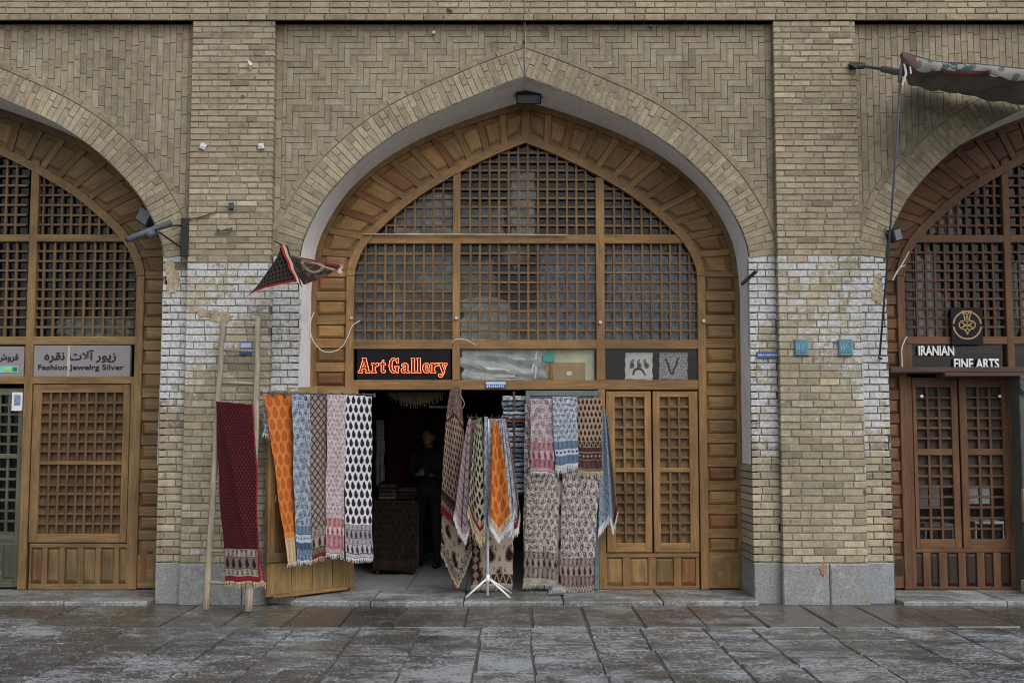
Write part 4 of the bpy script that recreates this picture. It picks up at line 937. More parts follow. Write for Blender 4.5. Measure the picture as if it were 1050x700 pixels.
mk_corner('tablecloth', 'pale blue flowered cloth just right of the orange cloth on the stand', [(513, 428), (515, 428)], [(518, 535), (522, 549), (526, 540), (527, 522)], .0, i_lblue, (.2, 1.15), sg, (204, 208, 212), fold=.02, nf=1.5, waist=.75, ph=.3)
mk_corner('tablecloth', 'bright orange paisley cloth with white fringed hem on the white stand', [(506, 431), (508.5, 431)], [(501, 529), (503, 541), (512, 556), (518, 546), (524.5, 538)], -.12, i_or2, (.34, 1.2), sg, (212, 214, 216), frl=.03, fold=.028, nf=1.4, waist=.62, ph=2.2)
sf = hang(W3(483, 540, .50), W3(526, 538, .50), W3(483, 602, .48), W3(526, 599, .48), fold=.008, nf=1.5)
def i_panel(u, v, W_, H):
    im = pat('bigpaisley', u, v+.06, [(176, 162, 140), (40, 22, 26), (96, 40, 46)], .95); band(im, u, v, H, .02, .13, (66, 34, 38), 'zig', (160, 146, 126), .07); paint(im, (u < .10).astype('f'), (70, 36, 40)); paint(im, ((u < .085) & (u > .02) & (np.abs(((v/.09) % 1)-.5)*2 > np.abs(u-.05)/.035)).astype('f'), (150, 134, 118)); paint(im, (H-v < .02).astype('f'), (178, 164, 140)); return im
o = cloth('tablecloth', 'cream tablecloth with one large paisley and dark border low behind the white stand', 'tablecloth', sf, (.46, .67), i_panel); fringe(o, hem(sf), (170, 156, 130), .05)

# ---- grey panel with hung cloths right of the doorway
PYp = .66
mb = MB(); x0, x1, z0, z1 = X(539, PYp), X(613, PYp), .052, Z(400.5, PYp); GM = (.10, .125, .135)
for r in ((x0, x0+.05, z0, z1), (x1-.05, x1, z0, z1), (x0+.05, x1-.05, z1-.055, z1), (x0+.05, x1-.05, z0, z0+.06)): mb.box(r[0], r[1], PYp, PYp+.04, r[2], r[3], .004)
GP = plain('blue grey painted steel', (.11, .14, .15), .5, .25, 14, .4)
dp = tag(mb.build('steel_frame', GP), 'blue grey steel framed panel behind the hung cloths right of the doorway', 'panel')
mb = MB(); mb.box(x0+.048, x1-.048, PYp+.012, PYp+.03, z0+.055, z1-.05, .002); mb.build('sheet', plain('grey steel sheet', (.075, .085, .09), .5, .3, 9, .4), dp)
mb = MB(); a, b = W3(543, 408, PYp-.05), W3(616, 405, PYp-.05); mb.tube([a, b], .006, 8); mb.build('hook_rail', 'iron', dp)
hg = 'cloths hung on the grey panel'
def i_pk(u, v, W_, H):
    im = pat('floral', u, v, [(194, 184, 188), (130, 56, 68), (96, 80, 92)], 1.35); band(im, u, v, H, 0, .045, (186, 176, 178), 'zig', (150, 60, 74), .03); band(im, u, v, H, .045, .13, (116, 58, 68), 'busy', (176, 120, 130)); band(im, u, v, H, .13, .235, (176, 164, 170), 'arch', (140, 56, 70), .05); band(im, u, v, H, .235, .32, (122, 64, 74), 'busy', (180, 130, 140)); return im
def i_bl(u, v, W_, H):
    im = pat('leaves', u, v, [(196, 202, 210), (38, 48, 68), (92, 108, 134)], .82); band(im, u, v, H, 0, .03, (190, 196, 204)); band(im, u, v, H, .03, .12, (70, 94, 124), 'busy', (100, 124, 150)); band(im, u, v, H, .12, .20, (184, 192, 204), 'dots', (60, 72, 96), .045); band(im, u, v, H, .20, .275, (66, 90, 118), 'busy', (110, 130, 154)); return im
def i_bp(u, v, W_, H):
    im = pat('smallpaisley', u, v, [(160, 146, 122), (82, 20, 22), (60, 24, 22)], 1.5); band(im, u, v, H, 0, .03, (120, 100, 80)); band(im, u, v, H, .03, .12, (70, 40, 42), 'busy', (92, 60, 58)); band(im, u, v, H, .12, .20, (70, 42, 42), 'dots', (150, 134, 114), .045); band(im, u, v, H, .20, .25, (78, 46, 46)); band(im, u, v, H, .25, .32, (60, 44, 42), 'zig', (160, 146, 122), .05); return im
def i_bw(u, v, W_, H):
    im = pat('leaves', u, v, [(206, 196, 184), (24, 18, 24), (44, 38, 42)], 1.0); band(im, u, v, H, 0, .05, (160, 150, 140)); band(im, u, v, H, .05, .17, (62, 42, 46), 'busy', (150, 136, 126)); band(im, u, v, H, .17, .27, (150, 138, 128), 'arch', (58, 40, 44), .045); band(im, u, v, H, .27, .34, (70, 50, 54), 'busy', (150, 138, 128)); return im
def i_br(u, v, W_, H):
    im = pat('leaves', u, v, [(200, 190, 184), (38, 20, 26), (62, 44, 48)], 1.15); band(im, u, v, H, 0, .07, (166, 154, 146), 'zig', (60, 34, 40), .035); band(im, u, v, H, .07, .17, (66, 34, 40), 'busy', (140, 122, 116)); band(im, u, v, H, .17, .28, (150, 138, 130), 'arch', (64, 38, 44), .05); band(im, u, v, H, .28, .36, (70, 40, 46), 'busy', (150, 136, 128)); return im
Yh = PYp-.10
mk_hang('scarf', 'black and cream leaf cloth half hidden at the panel left edge', 'scarf', [(538, 414), (546, 414), (536.5, 600), (545, 600)], Yh+.02, Yh+.02, i_bw, hg, (180, 168, 150), fold=.008)
mk_hang('scarf', 'white and maroon cloth glimpsed in the gap between the two long cloths', 'scarf', [(568, 478), (582, 478), (569, 598), (581, 598)], Yh+.03, Yh+.03, lambda u, v, W_, H: pat('bigpaisley', u, v, [(186, 180, 178), (66, 30, 42), (120, 90, 96)], .7), hg, (200, 190, 180), fold=.006)
mk_hang('scarf', 'long black and cream leaf cloth below the pink cloth', 'scarf', [(541, 470), (573, 470), (537, 598), (570.5, 599)], Yh-.01, Yh-.01, i_bw, hg, (188, 176, 158), fold=.010, nf=2)
mk_hang('scarf', 'longest brown and grey leaf cloth below the brown paisley cloth', 'scarf', [(577, 470), (616, 470), (574, 607), (608, 606)], Yh-.03, Yh-.02, i_br, hg, (190, 178, 160), fold=.010, nf=2, ph=1.2)
mk_hang('scarf', 'short pink and grey flowered cloth with red bands on the panel', 'scarf', [(543.5, 408), (567.5, 408), (544, 484), (568.5, 484)], Yh-.06, Yh-.06, i_pk, hg, (206, 204, 200), fold=.008, nf=1.5, frl=.04)
mk_hang('scarf', 'short white and blue leaf cloth in the middle of the panel top', 'scarf', [(566, 406), (591.5, 406.5), (569.5, 479), (593, 478)], Yh-.08, Yh-.08, i_bl, hg, (208, 210, 212), fold=.008, nf=1.5, ph=2, frl=.05)
mk_hang('scarf', 'short beige cloth with dark red drops and yellowish fringe', 'scarf', [(591, 408), (617, 408), (593, 483), (617.5, 482)], Yh-.06, Yh-.06, i_bp, hg, (196, 178, 128), fold=.008, nf=1.5, ph=1, frl=.05)
def i_cb(u, v, W_, H):
    im = edge_bands(pat('leaves', u, v, [(150, 164, 180), (52, 70, 94), (96, 114, 138)], .7), u, v, W_, H, [((206, 210, 214), None), ((72, 98, 130), ('busy', (150, 166, 184)))], .06); paint(im, (u > W_*.68).astype('f'), (128, 116, 106)); paint(im, ((u > W_*.68) & (np.abs(((v*14+u*8) % 1)-.5) > .38)).astype('f'), (60, 56, 58)); paint(im, ((u > W_*.68) & (H-v < .1)).astype('f'), (122, 24, 34)); return im
mk_corner('tablecloth', 'blue and white folded cloth hanging by its corner beside the lattice doors', [(618, 420), (621, 420)], [(613.5, 548), (620, 540), (625, 532), (629, 546), (633, 524)], .54, i_cb, (.34, 1.3), None, (206, 204, 200), fold=.03, nf=1.8, waist=.8)

# pile of folded cloths on a shelf behind the stand
random.seed(21)
def folded(x0, x1, y0, y1, z0, h, img, label, grp, cat='folded cloth'):
    H = h; r = h/2
    per = 2*(x1-x0)
    def s(a, b):
        t = b*2*PI; cx = np.cos(t); sz = np.sin(t); z = z0+r+r*np.sign(sz)*np.abs(sz)**.6; y = y0+(1-cx*np.abs(cx)**-.3 if False else (1-np.sign(cx)*np.abs(cx)**.35)*.5)*(y1-y0); x = x0+(x1-x0)*a+.006*np.sin(t*2+z0*40); return x, y+.006*np.sin(a*9+z0*50), z+.003*np.sin(a*14+z0*30)
    return cloth('folded_cloth', label, cat, s, (x1-x0, .5), img, grp, res=.012)
pg = 'folded cloths stacked beside the panel'
PL = []; zz = Z(505, .75); k = 0; top_ = Z(404, .75); px0, px1 = X(514, .75), X(541, .75)
while zz < top_-.05:
    h = random.uniform(.034, .062); t = random.random()
    lab = 'folded blue grey printed cloth in the tall pile beside the hung cloths'; plain_c = [((176, 168, 160), 'pale plain'), ((40, 58, 110), 'plain navy blue'), ((160, 62, 34), 'plain rust orange')]
    if zz > Z(447, .75) and k < 100 and len(PL) < 3:
        c, w_ = plain_c[len(PL)]; PL.append(w_); lab = w_+' folded cloth halfway up the tall pile beside the hung cloths'; img = lambda u, v, W_, H, c=c: np.zeros(u.shape+(3,), 'f')+L3(c)
    else:
        base = random.choice([(124, 140, 154), (104, 120, 134), (168, 176, 184), (112, 128, 146), (150, 160, 168)]); img = lambda u, v, W_, H, b=base: pat('floral', u, v, [b, tuple(int(x*.55) for x in b), tuple(min(255, int(x*1.35)) for x in b)], .9)
    folded(px0+random.uniform(0, .02), px1+random.uniform(-.02, .01), .74, 1.10, zz, h, img, lab, pg); zz += h+.004; k += 1
mb = MB(); mb.box(px0-.03, px1+.02, .76, 1.2, Z(505, .75)-.03, Z(505, .75)-.002, .004, col=(.05, .032, .02)); 
CB = tag(mb.build('shelf_stand', 'dwood'), 'dark narrow wooden shelf stand carrying the tall pile of folded cloths', 'shelf')
for x in (px0-.02, px1-.03):
    mb = MB(); mb.box(x, x+.04, .78, .82, .036, Z(505, .75)-.03, .004, col=(.05, .032, .02)); mb.build('leg', 'dwood', CB)
mb = MB(); x = X(527, .74); mb.box(x-.014, x+.014, .735, .755, Z(505, .75), top_+.03, .003, col=(.07, .035, .025)); mb.build('strap', 'dwood', CB)
mb = MB(); P_ = [(X(561, .3), .035+.012), (X(578, .3), .047), (X(580, .3), .09), (X(575, .3), .125), (X(566, .3), .12)]; mb.prism(P_, .26, .22, .02, jit=.006, back=True)
tag(mb.build('stone_block', 'stone'), 'small grey stone holding down the cloths at the panel foot', 'stone')
#@@SMALL
# ------------------------------------------------------------------ lettering
def text_verts(body, size, bold=0.0):
    c = bpy.data.curves.new('letters', 'FONT'); c.body = body; c.size = 1.0; c.offset = bold; c.resolution_u = 3; c.extrude = .0
    o = bpy.data.objects.new('letters', c); COL.objects.link(o); bpy.context.view_layer.update()
    me = bpy.data.meshes.new_from_object(o.evaluated_get(bpy.context.evaluated_depsgraph_get()))
    v = np.array([tuple(x.co) for x in me.vertices])*size; f = [tuple(p.vertices) for p in me.polygons]
    bpy.data.objects.remove(o); bpy.data.curves.remove(c); bpy.data.meshes.remove(me); return v, f
def lettering(parent, body, x0, x1, z0, z1, y, mat, bold=.0, name='lettering', keep=False, thick=.004):
    """text fitted into a rectangle on the plane y"""
    v, f = text_verts(body, 1.0, bold); a, b = v[:, :2].min(0), v[:, :2].max(0); sx, sz = (x1-x0)/(b[0]-a[0]), (z1-z0)/(b[1]-a[1])
    if keep: sx = sz = min(sx, sz)
    P = [(x0+(p[0]-a[0])*sx, y, z0+(p[1]-a[1])*sz) for p in v]
    mb = MB(); mb.add(P, f); o = mb.build(name, mat, parent); md = o.modifiers.new('thickness', 'SOLIDIFY'); md.thickness = thick; md.offset = 0; return o
def board(name, label, cat, px, Y, depth, mat, bev=.004, group=None):
    a, b, t, bt = px; mb = MB(); x0, x1 = X(a, Y, (t+bt)/2), X(b, Y, (t+bt)/2); mb.box(x0, x1, Y, Y+depth, Z(bt, Y), Z(t, Y), bev); return tag(mb.build(name, mat), label, cat, group), (x0, x1, Z(bt, Y), Z(t, Y))
SIGNBLK = plain('black sign board', (.010, .010, .013), .6, .2, 8, .1)
SIGNGR = plain('grey violet sign board', (.23, .215, .22), .5, .06, 6, .3)
INK = plain('black lettering', (.02, .018, .022), .6, .1)
# ---- Art Gallery neon sign
s, (x0, x1, z0, z1) = board('neon_sign', 'black Art Gallery sign with red neon outlined letters over the doorway', 'sign', (366, 462, 358.5, 389.5), YW-.01, .05, SIGNBLK)
GL = dict(
 A=(.80, [(0, 0), (0, .12), (.08, .12), (.30, .88), (.25, 1), (.52, 1), (.74, .12), (.80, .12), (.80, 0), (.48, 0), (.48, .12), (.54, .12), (.51, .26), (.27, .26), (.24, .12), (.32, .12), (.32, 0)], [(.30, .38), (.48, .38), (.40, .74)]),
 r=(.50, [(0, 0), (0, .1), (.08, .1), (.08, .55), (0, .55), (0, .65), (.25, .65), (.26, .56), (.36, .67), (.48, .67), (.50, .47), (.36, .45), (.27, .38), (.27, .1), (.36, .1), (.36, 0)], None),
 t=(.38, [(.14, .02), (.08, .12), (.08, .53), (0, .53), (0, .65), (.08, .65), (.2, .88), (.26, .88), (.26, .65), (.37, .65), (.37, .53), (.26, .53), (.26, .16), (.37, .2), (.37, .06), (.25, 0)], None),
 G=(.70, [(.2, .02), (.06, .2), (0, .5), (.06, .8), (.2, .98), (.38, 1), (.5, .9), (.56, 1), (.64, 1), (.64, .64), (.54, .64), (.46, .82), (.34, .88), (.24, .76), (.21, .5), (.24, .22), (.36, .11), (.45, .18), (.45, .33), (.36, .33), (.36, .44), (.7, .44), (.7, .33), (.64, .33), (.64, 0), (.54, 0), (.5, .08), (.36, 0)], None),
 a=(.56, [(.12, 0), (.02, .1), (.02, .24), (.12, .36), (.3, .4), (.3, .48), (.24, .55), (.18, .46), (.04, .46), (.06, .58), (.2, .66), (.36, .66), (.48, .56), (.48, .12), (.56, .12), (.56, 0), (.36, 0), (.32, .07), (.24, 0)], [(.2, .14), (.28, .16), (.3, .3), (.2, .26)]),
 l=(.30, [(0, 0), (0, .1), (.05, .1), (.05, .9), (0, .9), (0, 1), (.25, 1), (.25, .1), (.3, .1), (.3, 0)], None),
 e=(.52, [(.2, 0), (.06, .1), (0, .33), (.06, .56), (.2, .66), (.34, .66), (.46, .54), (.5, .3), (.2, .3), (.22, .18), (.3, .12), (.4, .2), (.5, .18), (.42, .04), (.32, 0)], [(.2, .4), (.33, .4), (.3, .54), (.24, .56)]),
 y=(.62, [(.1, -.28), (.02, -.16), (.06, -.06), (.18, -.06), (.2, -.16), (.28, -.1), (.3, 0), (.1, .55), (.02, .55), (.02, .66), (.34, .66), (.34, .55), (.29, .55), (.39, .25), (.46, .55), (.4, .55), (.4, .66), (.62, .66), (.62, .55), (.56, .55), (.4, -.06), (.3, -.24), (.18, -.3)], None))
NEON = emit_mat('neon tube', (1.0, .24, .10), 1.3); LRED = emit_mat('glowing dark red letter face', (.11, .004, .003), .10)
sc_ = .171; zb_ = z0+.076; hx = lambda c: x0+(c-92)/8.75*.01063
for ch, cpx in zip('ArtGallery', (105, 222, 300, 380, 488, 578, 630, 682, 755, 820)):
    w, out, hole = GL[ch]; k = sc_*.95
    P = [(hx(cpx)+x*k, zb_+z*k) for x, z in out]; bm = bmesh.new()
    loops = [P]+([[(hx(cpx)+x*k, zb_+z*k) for x, z in hole]] if hole else [])
    ed = []
    for lp in loops:
        vs = [bm.verts.new((x, YW-.016, z)) for x, z in lp]; ed += [bm.edges.new((vs[i], vs[(i+1) % len(vs)])) for i in range(len(vs))]
    bmesh.ops.triangle_fill(bm, use_beauty=True, edges=ed); bm.verts.index_update()
    mb = MB(); mb.add([tuple(v.co) for v in bm.verts], [tuple(v.index for v in f.verts) for f in bm.faces]); bm.free()
    L = mb.build('letter', LRED, s); mb = MB()
    for lp in loops: mb.tube([(x, YW-.026, z) for x, z in lp], .0042, 6, closed=True)
    mb.build('neon_tube', NEON, L)
# ---- silver jewellery sign and its neighbour
s, (x0, x1, z0, z1) = board('shop_sign', 'grey jewellery shop sign in Persian and English with a tape strip', 'sign', (34.5, 133.5, 354, 386), YW-.012, .05, SIGNGR)
q = lambda c: x0+(c-258)/7.5*.01063; zq = lambda r: z1-(r-106)/7.5*.01063
FA = ''.join(reversed('\uFEAF\uFBFE\uFEEE\uFEAD \uFE81\uFEFB\uFE95 \uFEE7\uFED8\uFEAE\uFEE9'))
lettering(s, FA, q(340), q(892), zq(240), zq(140), YW-.016, INK, .022)
lettering(s, 'Fashion Jewelrg Silver', q(295), q(955), zq(306), zq(254), YW-.016, INK, .016)
mb = MB(); mb.box(q(519), q(538), YW-.019, YW-.013, z0+.004, z1-.002, .001); mb.build('tape_strip', plain('yellowed tape', (.42, .38, .28), .5, .2), s)
s, (x0, x1, z0, z1) = board('shop_sign', 'grey Persian shop sign cut by the photo left edge, above the olive door', 'sign', (-76, 24.5, 355, 386), YW-.012, .05, SIGNGR)
q = lambda c: x1-(178-c)/7.5*.01063; zq = lambda r: z1-(r-118)/7.5*.01063
lettering(s, ''.join(reversed('\uFED3\uFEAE\uFEED\uFEB5')), q(-30), q(136), zq(240), zq(172), YW-.016, INK, .022)
mb = MB(); mb.box(q(-60), q(136), YW-.017, YW-.012, zq(322), zq(270), .001); st = mb.build('sticker', plain('turquoise sticker', (.18, .50, .44), .4, .1), s)
mb = MB(); mb.box(q(94), q(128), YW-.020, YW-.017, zq(312), zq(278), .001); mb.build('sticker_patch', plain('dark green print', (.02, .20, .07), .5), st)
mb = MB(); mb.box(q(38), q(76), YW-.020, YW-.017, zq(310), zq(284), .001); mb.build('sticker_patch', plain('yellow green print', (.45, .52, .08), .5), st)
s, r_ = board('notice', 'small white paper notice with a blue print stuck on the olive door', 'notice', (12, 23, 402, 421), YW-.002, .003, 'paper', .0005)
x0, x1, z0, z1 = r_
mb = MB(); mb.box(x0+.025, x1-.02, YW-.005, YW-.002, z0+.06, z1-.03, .001); mb.build('print', plain('blue grey print', (.16, .22, .32), .6, .5, 60), s)
# ---- right shop signs
CAP = plain('white plastic letters', (.72, .73, .74), .4, .05)
for txt, px, lab in (('IRANIAN', (941.5, 978, 354.5, 364.5), 'white raised letters reading IRANIAN on the dark transom glass'), ('FINE ARTS', (978, 1024, 367.5, 378), 'white raised letters reading FINE ARTS, lower line of the transom')):
    a, b, t, bt = px; Yl = YW-.012; x0, x1, z0, z1 = X(a, Yl, t), X(b, Yl, t), Z(bt, Yl), Z(t, Yl)
    o = lettering(None, txt, x0, x1, z0, z1, Yl, CAP, .02, 'sign_letters', thick=.02); tag(o, lab, 'sign')
s, (x0, x1, z0, z1) = board('emblem_sign', 'square black sign with a gold ring and vase emblem over the right doors', 'sign', (975.5, 1008, 315.5, 353.5), YW-.06, .03, plain('charcoal sign board', (.016, .016, .02), .6, .1, 18, .12))
GOLDP = plain('matt gold paint', (.36, .25, .11), .5, .12); cxg, czg = (x0+x1)/2, (z0+z1)/2+.012
mb = MB(); rr, wr = .158, .017
for a0, a1 in ((.10, PI-.10), (PI+.10, 2*PI-.10)):
    t = np.linspace(a0, a1, 40)
    mb.add([(cxg+rr*math.cos(a), YW-.064, czg+rr*math.sin(a)) for a in t]+[(cxg+(rr-wr)*math.cos(a), YW-.064, czg+(rr-wr)*math.sin(a)) for a in t], [(i, i+1, 41+i, 40+i) for i in range(39)])
mb.build('ring', GOLDP, s)
k = .00135; V = [(0, -76), (16, -48), (30, -34), (48, -30), (64, -12), (64, 12), (46, 32), (28, 30), (20, 40), (22, 70), (38, 110), (-38, 110), (-22, 70), (-20, 40), (-28, 30), (-46, 32), (-64, 12), (-64, -12), (-48, -30), (-30, -34), (-16, -48)]
mb = MB()
def outline(P, w, closed=True):
    n = len(P)
    for i in range(n if closed else n-1):
        a, b = P[i], P[(i+1) % n]; d = Vector((b[0]-a[0], b[1]-a[1])); d.normalize(); m_ = Vector((-d.y, d.x))*w; e = d*w*.6
        q4 = [(a[0]-e.x-m_.x, a[1]-e.y-m_.y), (b[0]+e.x-m_.x, b[1]+e.y-m_.y), (b[0]+e.x+m_.x, b[1]+e.y+m_.y), (a[0]-e.x+m_.x, a[1]-e.y+m_.y)]
        mb.add([(cxg+x*k, YW-.063-.0004*i/n, czg+.004+z*k) for x, z in q4], [(0, 1, 2, 3)])
outline(V, 4.5); outline([(0, -66), (17, -46), (0, -28), (-17, -46)], 4); outline([(-9, 30), (-6, 66), (0, 74), (6, 66), (9, 30), (0, 20)], 4)
outline([(-40, 20), (-16, -4), (-40, -20)], 5, False); outline([(40, 20), (16, -4), (40, -20)], 5, False); outline([(-16, -4), (0, 8), (16, -4), (0, -14)], 4); outline([(-22, 98), (0, 84), (22, 98)], 4, False)
mb.build('vase_emblem', GOLDP, s)
# ---- enamel plates
TQ = plain('turquoise glazed tile', (.05, .185, .25), .45, .25, 30, .5); TQF = plain('dull tile frame', (.15, .22, .24), .6, .3)
for px, dg, lab in (((815, 829.5, 347.5, 364), '\u06F1\u06F1\u06F7', 'turquoise number tile left of its twin on the right pier'), ((860, 874.5, 347.5, 364), '\u06F1\u06F1\u06F6', 'turquoise number tile nearest the dark red shopfront')):
    s, (x0, x1, z0, z1) = board('number_tile', lab, 'house number', px, -.022, .025, TQF, .003, 'house number tiles')
    mb = MB(); mb.box(x0+.004, x1-.018, -.026, -.02, z0+.02, z1-.008, .002); mb.build('glazed_face', TQ, s)
    lettering(s, dg, x0+.012, x1-.04, z0+.055, z1-.045, -.028, plain('pale digits', (.26, .36, .37), .5), .01, thick=.002)
BLUE = plain('blue enamel', (.035, .08, .24), .35, .15, 20, .5); PW = plain('worn white print', (.5, .54, .6), .5, .2)
def blue_plate(px, Y, lab, top=None):
    s, (x0, x1, z0, z1) = board('blue_plate', lab, 'plate', px, Y, .012, BLUE, .002, 'small blue enamel plates')
    mb = MB(); n = 9; zc = (z0+z1)/2-(z1-z0)*(.2 if top else 0); h = (z1-z0)*.16
    for i in range(n):
        a = x0+.015+(x1-x0-.03)*i/n; mb.box(a, a+(x1-x0-.03)/n*random.uniform(.5, .8), Y-.002, Y+.002, zc-h*random.uniform(.5, 1), zc+h*random.uniform(.5, 1), .0005)
    mb.build('worn_print', PW, s)
    if top: mb = MB(); mb.box(x0+.006, x1-.006, Y-.003, Y+.002, z0+(z1-z0)*.55, z1-.01, .001); mb.build('white_band', plain('pale blue enamel', (.42, .5, .58), .4, .15), s)
blue_plate((497.5, 519, 390.5, 398), YW-.036, 'small blue and white plate on the rail above the doorway', True)
blue_plate((776, 799, 360.5, 367), YS-.018, 'small blue plate on the whitewashed jamb beside the right pier')
blue_plate((246, 258.5, 350.5, 363.5), -.016, 'small faded blue plate behind the top of the ladder', True)

# ------------------------------------------------------------------ lamps, brackets, wires
def flood(px, py, Y, w, h, tilt, lab, cable=None):
    x, z = U(px, py, Y); T_ = thing('floodlight', (x, Y, z), lab, 'floodlight', 'small black floodlights')
    TT = Matrix.Translation((x, Y, z)) @ Matrix.Rotation(tilt[2], 4, 'Y') @ Matrix.Rotation(tilt[1], 4, 'Z') @ Matrix.Rotation(tilt[0], 4, 'X')
    mb = MB(TT); mb.box(-w/2, w/2, -.03, .05, -h/2, h/2, .012); 
    for i in range(6): mb.box(-w/2+w*i/6+.006, -w/2+w*i/6+.014, .05, .075, -h/2+.01, h/2-.01, .002)
    mb.build('housing', 'black', T_)
    mb = MB(TT); mb.box(-w/2+.015, w/2-.015, -.034, -.026, -h/2+.015, h/2-.015, .001); mb.build('lens', plain('floodlight lens', (.09, .10, .11), .12, .1, 10, .6), T_)
    mb = MB(TT); mb.tube([(-w/2-.012, 0, 0), (-w/2-.012, .06, h*.5), (0, .09, h*.75), (w/2+.012, .06, h*.5), (w/2+.012, 0, 0)], .006, 6); mb.build('yoke', 'iron', T_)
    if cable:
        mb = MB(); mb.tube(cable, .006, 6); mb.build('cable', 'iron', T_)
x, z = U(542, 99, .45)
flood(542, 101, .45, .27, .12, (R(35), 0, 0), 'black floodlight hanging under the middle arch apex', [(x-.06, .5, z+.06), (x-.09, .45, z+.13), (x-.03, .35, z+.20), (x+.0, .14, Z(80, .1))])
flood(149, 222, .32, .20, .17, (R(15), R(-25), R(35)), 'black floodlight under the left arch behind the grey tube lamp', [W3(143, 226, .36), W3(142, 232, .3), W3(147, 238, .2), W3(156, 238, .1)])
flood(918.5, 241, .05, .13, .14, (R(10), R(30), R(-20)), 'small black floodlight at the right arch springing beside the long rod')
T_ = thing('tube_lamp', (X(158, -.2), 0, Z(240)), 'grey tube lamp on an iron wall bracket beside the left arch', 'lamp')
mb = MB(); x0, x1 = X(184, 0), X(190, 0); mb.box(x0-.02, x1, -.03, .0, Z(263), Z(224), .004); mb.build('wall_plate', 'black', T_)
mb = MB(); mb.tube([W3(187, 231, -.02), W3(176, 231.5, -.12), W3(160, 236, -.28)], .010, 8); mb.tube([W3(186, 254, -.02), W3(163, 238, -.26)], .010, 8); mb.build('bracket_arm', 'black', T_)
mb = MB(); mb.tube([W3(130, 246, -.42), W3(175, 228, -.12)], .032, 14); mb.tube([W3(150, 241.5, -.30), W3(158, 238.5, -.25)], .038, 14); mb.build('lamp_tube', plain('grey blue lamp casing', (.085, .095, .115), .5, .15), T_, True)
def wire(name, pts, r, lab, mat='iron', cat='cable', grp=None, sm=4):
    a = np.array(pts, float)
    for _ in range(sm if len(pts) > 2 else 0):
        q = [a[0]]
        for i in range(len(a)-1): q += [.75*a[i]+.25*a[i+1], .25*a[i]+.75*a[i+1]]
        q.append(a[-1]); a = np.array(q)
        if len(a) > 80: break
    mb = MB(); mb.tube([tuple(p) for p in a], r, 6); return tag(mb.build(name, mat, None, True), lab, cat, grp)
GREYC = plain('grey cable sheath', (.28, .27, .25), .6, .15)
WHC = plain('dirty white cable sheath', (.50, .49, .46), .5, .15)
wire('cable', [W3(539, -30, -.03), W3(539, 14, -.03), W3(538, 24, .07), W3(539, 40, YS-.02), W3(538, 60, YS-.03), W3(539.5, 79, YS-.02)], .006, 'thin grey cable running down to the middle arch apex', GREYC)
wire('cable', [W3(322, 320, .70), W3(317, 333, .66), W3(320, 350, .66), W3(333, 363, .66), W3(350, 358, .66), W3(357, 345, .66), W3(361, 333, .68), W3(369, 329, .70)], .006, 'white cable looping over the wooden panels left of the neon sign', WHC)
wire('cable', [W3(463, 352, .70), W3(466, 348, .68), W3(472, 347, .68), W3(480, 349, .68), W3(488, 354, .70)], .005, 'short white cable arc over the rail right of the neon sign', WHC)
wire('cable', [W3(469, 398, .70), W3(474, 408, .66), W3(477, 415, .66), W3(472, 421, .66)], .004, 'grey wire loop hanging beside the doorway post', GREYC)
wire('cable', [W3(932, 258, .5), W3(927, 268, .35), W3(918, 282, .3), W3(914, 290, .3), W3(921, 275, .32), W3(928, 272, .45)], .007, 'pale tangled cable on the right shopfront arch', WHC)
wire('cable', [W3(930, 345, .69), W3(927, 350, .68), W3(924, 358, .68), W3(925, 370, .68), W3(925, 377, .68)], .008, 'pale cable end beside the IRANIAN letters', WHC)
wire('wall_wire', [W3(190, 226, -.012), W3(205, 223, -.02), W3(222, 217, -.012)], .006, 'rusty wire twisted across the left pier bricks', plain('rusty wire', (.10, .06, .04), .8))
for px, py, lab in ((237, 212, 'dark iron anchor stub on the left pier above the loose hook'),):
    mb = MB(); x, z = U(px, py, -.01); mb.box(x-.02, x+.03, -.035, .005, z-.03, z+.04, .008); mb.tube([(x, -.02, z), (x-.05, -.05, z-.01)], .008, 6); tag(mb.build('iron_anchor', 'iron'), lab, 'anchor')
wire('iron_hook', [W3(223, 235, -.01), W3(226, 237, -.05), W3(230, 236, -.03), W3(234, 235, -.05), W3(238, 234, -.01)], .009, 'small iron hook on the left pier below the anchor stub', 'iron', 'hook')
CLIP = plain('pale plastic fitting', (.55, .56, .56), .5, .1)
for px, py, s_, lab in ((208.5, 150.5, .032, 'pale square fitting near the left edge of the left pier'), (268, 150.5, .030, 'pale square fitting near the right edge of the left pier')):
    mb = MB(Matrix.Translation((U(px, py)[0], 0, U(px, py)[1])) @ Matrix.Rotation(R(25 if px < 240 else -8), 4, 'Y')); mb.box(-s_, s_, -.025, 0, -s_, s_, .006); mb.box(-s_*.4, s_*.4, -.032, -.024, -s_*.4, s_*.4, .003); tag(mb.build('wall_fitting', CLIP), lab, 'fitting', 'small pale fittings on the left pier')
mb = MB(); x, z = U(256.5, 67.5); mb.tube([(x, 0, z-.04), (x+.005, -.03, z), (x-.01, -.02, z+.04)], .014, 8); mb.tube([(x+.01, 0, z+.03), (x+.02, -.03, z-.01)], .01, 8); tag(mb.build('insulator', CLIP), 'pale broken insulator high on the left pier', 'insulator')
mb = MB(); x, z = U(249, 99.5); mb.tube([(x+.016*math.cos(a), -.012, z+.016*math.sin(a)) for a in np.linspace(0, 6.28, 12)[:-1]], .005, 6, closed=True); tag(mb.build('iron_ring', 'iron'), 'tiny iron ring on the left pier below the insulator', 'ring')
mb = MB(); x, z = U(445, 34.5, YS); mb.tube([(x, YS+.01, z), (x, YS-.04, z)], .016, 8); tag(mb.build('ceramic_stud', CLIP), 'tiny pale stud in the herringbone left of the arch apex', 'stud', 'pale studs in the herringbone')
